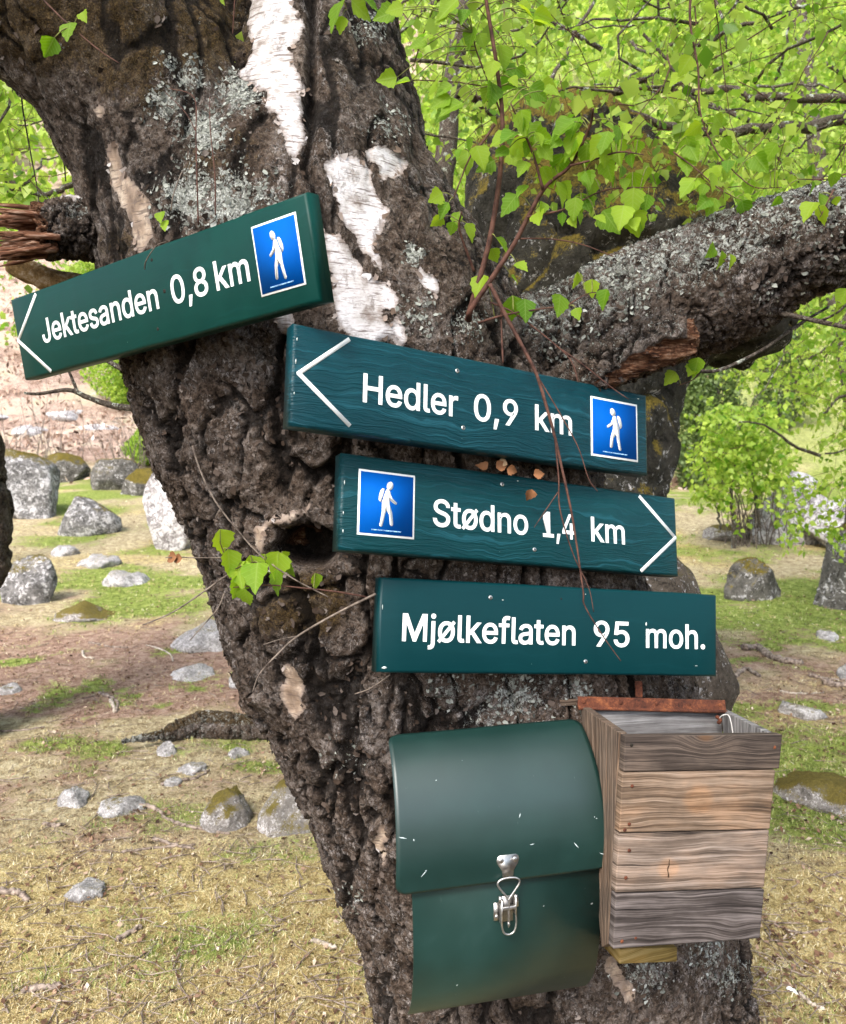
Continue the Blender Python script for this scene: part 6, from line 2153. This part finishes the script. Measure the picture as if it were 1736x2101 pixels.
def sprig(name, label, stems, leaves, cat="twig", seed=1, size=.055, mat=M_TWIG, group=None, spread=.02):
    """stems: ([(u,v,d)...], r0, r1); leaves: (u, v[, d, size]) drawn to the nearest stem by a thin stalk"""
    r = random.Random(seed)
    base = P(*stems[0][0][0])
    root = thing(name, label, cat, base, group)
    allp = []
    for pts, a, b in stems:
        n = max(8, len(pts) * 5)
        q = catmull([tuple(P(*w)) for w in pts], n)
        allp += [Vector(w) for w in q]
        m = MB()
        m.tube(q, np.linspace(a, b, n).tolist(), 6, wob=.2, sd=seed)
        m.build("stem", mat, root, True)
    extra = []
    if len(leaves) > 16:
        for lf in leaves:
            for _ in range(1):
                extra.append((lf[0] + r.uniform(-30, 30), lf[1] + r.uniform(-30, 30)))
    for i, lf in enumerate(list(leaves) + extra):
        u, v = lf[0], lf[1]
        d0 = min(allp, key=lambda p: (p - P(u, v, (p - CO).dot(CF))).length)
        dd = (d0 - CO).dot(CF) + r.uniform(-spread, spread) if len(lf) < 3 or lf[2] is None else lf[2]
        s = (lf[3] if len(lf) > 3 else size * r.uniform(.55, 1.3))
        c = P(u, v, dd)
        # leaf hangs: centre c, axis down and outward from the stem
        out = (c - d0)
        ax = Vector((out.x * 1.2, out.y * .5 + r.uniform(-.02, .02), -.035 + r.uniform(-.02, .02)))
        if ax.length < 1e-4: ax = Vector((0, 0, -1))
        ax.normalize()
        nr = Vector((r.uniform(-1.3, 1.3), -1, r.uniform(-.5, 1.6)))
        b = c - ax * s * .45
        place_leaf(root, b, ax, nr, s, r.randrange(6))
        near = min(allp, key=lambda p: (p - b).length)
        if (near - b).length > .004:
            m = MB()
            midp = (near + b) / 2 + Vector((0, 0, .15 * (near - b).length))
            m.tube(catmull([tuple(near), tuple(midp), tuple(b)], 6), [.0011, .001, .001, .0009, .0008, .0007], 4)
            m.build("stalk", M_STALK, root)
    return root


M_STALK = mat_twig("green_leaf_stalk", (.10, .09, .03), (.22, .24, .06))


def z2(x, y): return (769.3 + x * .5569, y * .5569)


def z3(x, y): return (x * .44314, 666.7 + y * .44314)


def z4(x, y): return (564.1 + x * .53177, 641.06 + y * .53177)


def path(f, pts, d0, d1):
    n = len(pts)
    return [(*f(*p), d0 + (d1 - d0) * i / max(1, n - 1)) for i, p in enumerate(pts)]


sprig("birch_shoot", "leafy shoot rising from the fork right of the white bark", [
    (path(z2, [(340, 1180), (360, 1110), (420, 900), (460, 650), (470, 450), (450, 250), (410, 0), (395, -150)], 1.50, 1.36), .0062, .0028),
    (path(z2, [(465, 420), (430, 330), (375, 190), (360, 120)], 1.42, 1.36), .002, .001),
    (path(z2, [(440, 460), (400, 520), (350, 580), (290, 730)], 1.42, 1.40), .0022, .0012),
    (path(z2, [(365, 1000), (340, 930), (310, 840), (320, 780)], 1.47, 1.42), .0030, .0014)],
    [z2(*p) for p in [(75, 35), (340, 140), (395, 150), (505, 265), (270, 30), (100, 305), (245, 375), (250, 425), (255, 775), (230, 815), (500, 530), (515, 585), (410, 610), (340, 590), (350, 530), (470, 210), (250, 60), (430, 345), (545, 350), (600, 350),
                      (440, 940), (300, 810), (560, 40), (620, 60), (330, 60), (160, 170), (530, 150)]], "branch", 21, .038)
sprig("birch_shoot", "long leafy shoot slanting up to the right from the fork", [
    (path(z2, [(345, 1180), (360, 1130), (500, 920), (620, 700), (720, 610), (790, 470), (805, 400)], 1.50, 1.30), .0060, .0018),
    (path(z2, [(620, 700), (580, 560), (540, 470), (500, 380)], 1.39, 1.34), .0026, .0012),
    (path(z2, [(720, 610), (800, 590), (900, 560), (990, 570)], 1.35, 1.30), .0020, .001),
    (path(z2, [(560, 800), (700, 770), (850, 700), (1040, 690)], 1.41, 1.34), .0018, .0009),
    (path(z2, [(520, 880), (640, 880), (760, 900), (880, 945)], 1.43, 1.38), .0015, .0008)],
    [z2(*p) for p in [(545, 620), (545, 450), (585, 500), (720, 550), (780, 570), (845, 520), (910, 630), (860, 625), (945, 590), (690, 805), (755, 800), (830, 805), (910, 795), (950, 740), (960, 820), (540, 980), (560, 430), (620, 510), (1000, 640), (600, 800),
                      (650, 340), (690, 480), (730, 470), (690, 590), (850, 580), (700, 700), (655, 640), (780, 660), (760, 745), (540, 700), (630, 560), (800, 690), (870, 470), (470, 560), (560, 545)]], "branch", 22, .038)
sprig("birch_sprig", "small sprig with two heart shaped leaves in front of the limb", [
    (path(z2, [(380, 1190), (480, 1160), (600, 1140), (720, 1125)], 1.48, 1.42), .0024, .0010), (path(z2, [(700, 1130), (790, 1080), (850, 1085)], 1.42, 1.41), .0012, .0008)],
    [z2(*p) for p in [(505, 1135), (555, 1140), (680, 1122), (745, 1155), (800, 1060), (845, 1100), (385, 1050), (740, 1030)]], "twig", 23, .040)
sprig("birch_sprig", "leafy sprig hanging over the mossy boulder at right", [
    (path(z2, [(1180, -120), (1160, 60), (1190, 250), (1200, 420), (1260, 560), (1330, 640)], 1.75, 1.65), .003, .0012),
    (path(z2, [(1100, 560), (1180, 620), (1260, 690), (1330, 730)], 1.68, 1.64), .0018, .0009),
    (path(z2, [(1330, 640), (1400, 690), (1500, 690)], 1.65, 1.62), .0014, .0008)],
    [z2(*p) for p in [(1160, 145), (1145, 240), (1190, 520), (1240, 650), (1300, 610), (1335, 740), (1380, 690), (1240, 760), (1210, 700), (1240, 450), (1170, 560), (1290, 640), (1420, 600), (1480, 680), (1150, 700), (1255, 480), (1190, 440)]], "twig", 24, .040)
sprig("birch_sprig", "tiny leaf pair sprouting on the lichen limb", [(path(z2, [(1250, 935), (1275, 950), (1300, 965)], 1.60, 1.58), .0014, .0008)],
      [(*z2(1240, 925), 1.585, .036), (*z2(1275, 955), 1.58, .036), (*z2(1310, 962), 1.58, .03)], "twig", 25)
sprig("birch_sprig", "leaf cluster sprouting under the limb beside the thin cable twig", [(path(z2, [(1190, 1380), (1170, 1400), (1120, 1420)], 1.60, 1.60), .0014, .0008)],
      [(1428, 752, 1.58, .04), (1420, 760, 1.585, .035), (1375, 775, 1.60, .034)], "twig", 26)
sprig("birch_sprig", "sprig with leaves on top of the limb at the right edge", [(path(z2, [(1690, 700), (1660, 760), (1640, 800)], 1.55, 1.52), .0018, .0009), (path(z2, [(1740, 640), (1660, 660), (1560, 660)], 1.56, 1.55), .0016, .0009)],
      [z2(*p) for p in [(1650, 790), (1600, 775), (1645, 740), (1690, 660), (1610, 690), (1540, 665), (1480, 740), (1700, 740)]], "twig", 27, .036)
sprig("bare_twig", "thin bent twig arching below the limb at right", [([(1432, 762, 1.62), (1480, 758, 1.66), (1560, 720, 1.7), (1640, 665, 1.75), (1700, 630, 1.8)], .0042, .003)], [], "twig", 28, mat=M_BRANCH)
sprig("bare_twig", "dark twig leaving the limb's underside at the right edge", [([(1590, 640, 1.68), (1660, 655, 1.64), (1736, 672, 1.6), (1850, 700, 1.55)], .006, .004), ([(1680, 660, 1.63), (1720, 640, 1.6), (1760, 600, 1.58)], .003, .0015)],
      [(1715, 640, 1.6, .045), (1730, 610, 1.59, .04)], "twig", 29, mat=M_BRANCH)
sprig("birch_sprig", "sprig with torn leaf at the top of the right hand stem", [([(690, -60, 1.50), (700, -10, 1.48), (712, 20, 1.46)], .0018, .0009)], [(690, 28, 1.45, .06), (700, 50, 1.45, .03), (740, 20, 1.5, .05), (760, 8, 1.5, .04)], "twig", 30)
sprig("birch_sprig", "two small leaves on thin twigs at the upper left limb", [([(60, -30, 1.33), (130, 40, 1.31), (200, 100, 1.30), (245, 130, 1.30)], .0016, .0008)], [(140, 62, 1.30, .036), (102, 96, 1.30, .036), (172, 34, 1.30, .022)], "twig", 31)
sprig("birch_sprig", "single small leaf above the top sign", [([(330, 430, 1.33), (332, 445, 1.31), (334, 452, 1.30)], .0009, .0006)], [(330, 445, 1.30, .022), (338, 462, 1.30, .02)], "twig", 32)
sprig("birch_sprig", "leafy sprig growing from the knot hole at left", [
    (path(z3, [(1710, 1262), (1560, 1235), (1400, 1218), (1250, 1205), (1080, 1215)], 1.43, 1.36), .0018, .0010),
    (path(z3, [(1300, 1115), (1230, 1100), (1150, 1105), (1090, 1130)], 1.42, 1.36), .0014, .0008),
    (path(z3, [(1080, 1215), (1090, 1150), (1040, 1060), (1020, 1010)], 1.38, 1.36), .0011, .0007)],
    [z3(*p) for p in [(1027, 1000), (1062, 1098), (1110, 1150), (1165, 1128), (1285, 1110), (1345, 1130), (1100, 1208), (1282, 1188), (1140, 1260), (1230, 1105), (1185, 1160)]] + [(*z3(1312, 1068), None, .026), (*z3(1460, 1185), None, .03)], "twig", 33, .046)
sprig("bare_twig", "thin grey twig hanging down the left flank", [(path(z3, [(890, 560), (930, 680), (1000, 820), (1100, 950), (1210, 1070), (1350, 1170), (1520, 1260)], 1.40, 1.40), .0017, .0012)], [], "twig", 34, mat=M_DRYTWIG)
sprig("bare_twig", "dry twig pointing left past the trunk's edge", [(path(z3, [(660, 1390), (800, 1330), (950, 1230), (1050, 1160), (1150, 1110)], 1.40, 1.44), .0010, .0022)], [], "twig", 35, mat=M_DRYTWIG)
sprig("bare_twig", "short dry twig below the longer one", [(path(z3, [(880, 1460), (960, 1370), (1010, 1310), (1040, 1240)], 1.42, 1.44), .0009, .0014)], [], "twig", 36, mat=M_DRYTWIG)
sprig("bare_twig", "pale dry twig crossing the mossy bark towards the lowest sign", [(path(z3, [(1170, 1700), (1200, 1620), (1280, 1530), (1380, 1440), (1560, 1335), (1740, 1245)], 1.42, 1.40), .0012, .0022), (path(z3, [(1380, 1440), (1300, 1455), (1220, 1480)], 1.41, 1.40), .001, .0006)], [], "twig", 37, mat=M_DRYTWIG)
t = sprig("bare_twig", "twig holding one withered brown leaf left of the trunk", [(path(z3, [(765, 1078), (830, 1075), (900, 1078), (1030, 1078)], 1.40, 1.42), .0009, .0014)], [], "twig", 38, mat=M_DRYTWIG)
for (u, v, sz) in ((355, 1143, .024), (366, 1146, .02)):
    me = leaf_mesh(50, .5, .6); me.materials.append(M_LEAFDRY)
    LEAVES.append(me)
    place_leaf(t, P(u + 8, v, 1.40), (-1, .1, -.15), (.2, -1, .5), sz, len(LEAVES) - 1)
    LEAVES.pop()

sprig("hanging_twig", "long dark twig dangling in front of the three lower signs", [
    (path(z4, [(830, -110), (885, 0), (960, 140), (1010, 240), (1050, 370), (1080, 480), (1105, 590), (1140, 750), (1165, 900), (1190, 1080), (1195, 1130), (1260, 1240), (1335, 1345)], 1.44, 1.44), .0042, .0008),
    (path(z4, [(1010, 240), (1100, 390), (1170, 520), (1210, 640), (1245, 690)], 1.44, 1.43), .0014, .0007),
    (path(z4, [(1080, 480), (1095, 640), (1100, 760), (1150, 930), (1210, 1060), (1230, 1155)], 1.44, 1.44), .0017, .0007),
    (path(z4, [(1095, 690), (1040, 770), (1000, 830)], 1.44, 1.42), .0010, .0006)], [], "twig", 39, mat=M_TWIG)
sprig("hanging_twig", "forked reddish twig drooping over the corner of the Hedler sign", [
    (path(z4, [(830, -40), (935, 10), (1100, 140), (1150, 200), (1170, 270)], 1.46, 1.44), .0018, .0008),
    (path(z4, [(1110, 145), (1200, 210), (1300, 290), (1365, 335)], 1.45, 1.45), .0014, .0007)], [], "twig", 40, mat=M_TWIG)
sprig("bare_twig", "short straight shoot standing before the bark above the Hedler sign", [(path(z4, [(880, 195), (876, 100), (872, -20)], 1.46, 1.47), .0020, .0016)], [], "twig", 41, mat=M_TWIG)
sprig("bare_twig", "pair of thin upright shoots against the bark over the top sign", [([(407, 462, 1.31), (404, 360, 1.30), (402, 280, 1.30), (398, 200, 1.31), (346, 181, 1.33)], .0014, .0007), ([(442, 442, 1.31), (441, 360, 1.30), (432, 270, 1.30), (430, 200, 1.31)], .0013, .0006), ([(402, 270, 1.3), (380, 230, 1.31), (340, 190, 1.32)], .0008, .0005)], [], "twig", 42, mat=M_TWIG)
sprig("bare_twig", "pale curled rootlet hanging over the upper bark", [([(351, 432, 1.31), (356, 400, 1.30), (372, 356, 1.30), (380, 350, 1.31)], .0012, .0007)], [], "twig", 43, mat=M_DRYTWIG)
sprig("bare_twig", "pale straw lying across the top edge of the Jektesanden sign", [([(297, 552, 1.40), (300, 535, 1.38), (320, 505, 1.36), (342, 495, 1.36)], .0012, .0007)], [], "twig", 44, mat=M_DRYTWIG)
sprig("bare_twig", "thin twigs crossing the upper left gap under the limb", [([(-40, 110, 1.8), (32, 160, 1.8), (49, 239, 1.8), (63, 315, 1.8), (76, 383, 1.8), (84, 450, 1.8)], .0022, .0010), ([(-40, 90, 1.8), (60, 190, 1.8), (127, 252, 1.8)], .0016, .001),
      ([(20, 140, 1.85), (70, 185, 1.85), (103, 225, 1.85), (102, 262, 1.85), (112, 300, 1.85), (130, 330, 1.85), (135, 372, 1.85)], .0028, .0014), ([(76, 383, 1.8), (130, 440, 1.7), (175, 490, 1.6)], .0014, .0008)], [], "twig", 45, mat=M_BRANCH)
sprig("bare_twig", "withered twig with pale seed husks below the lowest sign", [([(728, 1424, 1.46), (760, 1412, 1.46), (800, 1385, 1.46)], .0009, .0012)], [], "twig", 46, mat=M_DRYTWIG)
# dark arching branch behind, left of the trunk
sprig("dead_branch", "dark bare branch arching behind the trunk under the top sign", [([(330, 840, 2.4), (285, 838, 2.45), (230, 832, 2.5), (180, 815, 2.5), (140, 800, 2.5), (80, 808, 2.5), (50, 806, 2.5)], .013, .004), ([(160, 808, 2.5), (145, 770, 2.5), (120, 720, 2.5)], .006, .003),
      ([(340, 770, 2.4), (270, 765, 2.45), (220, 740, 2.5), (170, 715, 2.5)], .012, .004), ([(300, 760, 2.45), (250, 740, 2.5), (200, 690, 2.5)], .008, .003)], [], "branch", 47, mat=M_BRANCH)
# withered leaves caught on the third sign
wl = thing("withered_leaf_cluster", "dry brown leaves caught on top of the third sign", "leaf", P(1020, 962, 1.47))
for i, (u, v, a, sz, mt) in enumerate([(1000, 962, 2.6, .022, M_LEAFDRY), (1018, 960, .4, .024, M_LEAFDRY), (1040, 962, -.3, .022, M_LEAFDRY), (1030, 957, 1.4, .018, M_LEAFTAN), (1095, 975, .2, .022, M_LEAFDRY), (1092, 1004, -1.9, .024, M_LEAFDRY)]):
    me = leaf_mesh(60 + i, .45, .45); me.materials.append(mt)
    LEAVES.append(me)
    place_leaf(wl, P(u, v, 1.455 + .002 * i if i < 5 else 1.478), (math.cos(a), .1, math.sin(a)), (.1, -1, .6 - .3 * (i % 3)), sz, len(LEAVES) - 1)
    LEAVES.pop()

# ------------------------------------------------------------------ fallen wood
def fallen(name, label, pts, r0, r1, mat, seed, lift=.0, n=10, wob=.3, group=None, cat="stick"):
    r = np.random.default_rng(seed)
    q = []
    for u, v in pts:
        g, d = gp(u, v)
        q.append((g.x, g.y, g.z))
    c = catmull(q, max(10, 6 * len(q)))
    c[:, 2] = H(c[:, 0], c[:, 1]) + np.linspace(r0, r1, len(c)) * .55 + lift
    c += r.normal(0, r0 * .22, c.shape)
    m = MB()
    m.tube(c, (np.linspace(r0, r1, len(c)) * r.uniform(.85, 1.15, len(c))).tolist(), n, wob=wob, sd=seed)
    o = m.build(name, mat, None, True)
    return tag(o, label, cat, group)


def build_log():
    q = [gp(u, v)[0] for u, v in [(565, 1512), (500, 1512), (430, 1508), (380, 1512), (330, 1528), (250, 1542)]]
    C = catmull([(p.x, p.y, p.z + .05) for p in q], 150)
    Rd = np.interp(np.linspace(0, 1, 150), [0, .1, .45, .62, .8, 1], [.055, .072, .078, .06, .035, .015])
    m = MB()
    m.tube(C, Rd.tolist(), 48)
    V = np.array(m.V)
    ctr = np.repeat(C, 48, 0)
    N = (V - ctr) / np.linalg.norm(V - ctr, axis=1)[:, None]
    d, ck = bark_displace(V, N, .8, 140, .05, 1.4)
    V2 = V + N * (.012 * fbm(V * 7, 4, 3) + d)[:, None]
    z = np.zeros(len(V))
    me = np_mesh("fallen_log", V2, m.F, True, dict(crack=ck * .7, white=z, lichen=.45 + .4 * fbm(V * 6, 2, 4), moss=.75 * sstep(.1, .8, N[:, 2]) + .3 * fbm(V * 4, 2, 8), wood=z, cream=z))
    tag(link("fallen_log", me, M_BARK), "mossy fallen log lying on the path left of the trunk", "log")


build_log()
GS = "fallen sticks on the meadow"
ST = [("crooked pale stick behind the log's thin end", [(205, 1424), (240, 1440), (238, 1462)], .012, .008, M_STICK), ("short pale stub standing up behind the log", [(228, 1440), (236, 1462)], .012, .010, M_PALEWOOD),
      ("forked bleached stick on the brown path", [(170, 1336), (172, 1348), (192, 1352)], .010, .006, M_PALEWOOD), ("long thin stick at the path's far side", [(182, 1320), (225, 1328), (262, 1330)], .010, .006, M_STICK),
      ("thin curved twig lying near the path's middle", [(300, 1325), (345, 1340), (355, 1358)], .008, .005, M_PALEWOOD), ("dark stick lying in green grass by the white oval stone", [(275, 1655), (320, 1662), (350, 1685), (400, 1700), (470, 1712)], .010, .005, M_STICK),
      ("bent stick between two small stones below the log", [(330, 1612), (395, 1600), (430, 1582)], .010, .006, M_STICK), ("short dark stick in the moss lower left", [(240, 1932), (275, 1910), (290, 1905)], .009, .008, M_STICK),
      ("dark stick lying near the lower left corner", [(48, 2035), (90, 2030), (128, 2024)], .010, .009, M_STICK), ("thin twig left of the dark corner stick", [(140, 1995), (190, 1988), (230, 1975)], .005, .003, M_STICK),
      ("pale stick in the straw close to the trunk foot", [(640, 1930), (670, 1940), (690, 1948)], .008, .006, M_PALEWOOD), ("short pale stick beside the big mossy stone", [(575, 1560), (600, 1578)], .013, .010, M_PALEWOOD),
      ("dark twig under the two mossy stones", [(315, 1722), (360, 1735), (400, 1742)], .008, .005, M_STICK), ("long fine stick crossing the lower meadow", [(250, 1750), (330, 1740), (400, 1735)], .006, .004, M_STICK),
      ("thin stick at the left edge below the stones", [(0, 1502), (40, 1500), (92, 1492)], .007, .005, M_STICK), ("reddish twig under the lumpy grey stone", [(90, 1692), (115, 1696), (132, 1692)], .010, .006, M_STICK),
      ("knotty driftwood piece at the left frame edge", [(0, 1832), (40, 1836), (60, 1850)], .014, .008, M_STICK),
      ("thick bent grey branch on the grass right of the brown boulder", [(1525, 1334), (1555, 1332), (1572, 1345), (1600, 1358), (1645, 1362)], .028, .022, M_STICK), ("short broken branch leaning by the brown boulder's foot", [(1505, 1392), (1530, 1374), (1560, 1390)], .018, .012, M_STICK),
      ("cut grey branch piece at the right edge", [(1690, 1405), (1736, 1410), (1790, 1408)], .022, .020, M_STICK), ("dark twig heap beside the cut branch piece", [(1660, 1388), (1690, 1394), (1736, 1396)], .014, .008, M_STICK),
      ("pale stick right of the trunk foot near the bottom", [(1640, 2040), (1665, 2062), (1690, 2070)], .007, .005, M_PALEWOOD), ("white chip in the moss at lower right", [(1618, 2032), (1640, 2042)], .007, .004, M_WHITE),
      ("thin pale stick in brown litter right of the box", [(1600, 1420), (1640, 1424), (1690, 1422)], .008, .005, M_PALEWOOD), ("fine twig low on the right side", [(1590, 1900), (1640, 1915), (1700, 1905)], .005, .003, M_STICK)]
for i, (lab, pts, a, b, mt) in enumerate(ST):
    fallen("stick", lab, pts, a, b, mt, 400 + i, group=GS)
r_ = random.Random(77)


def build_twig_stuff():
    r = np.random.default_rng(5)
    x, y, _ = screen_scatter(3000, 1220, 2330, seed=55)
    m = MB()
    z = H(x, y)
    for i in range(len(x)):
        L = r.uniform(.04, .16)
        a = r.uniform(0, 6.28)
        k = r.uniform(-.4, .4)
        p = np.array([x[i], y[i], z[i] + .008])
        d = np.array([math.cos(a), math.sin(a), r.uniform(-.02, .12)])
        e = np.array([-d[1], d[0], 0]) * k
        w = r.uniform(.0008, .0026)
        m.tube([p - d * L / 2, p + e * L * .3, p + d * L / 2], [w, w, w * .5], 4, cap=False)
    tag(m.build("fallen_twigs", M_STICK), "fine broken twigs scattered over the litter", "twigs", kind='stuff')


build_twig_stuff()
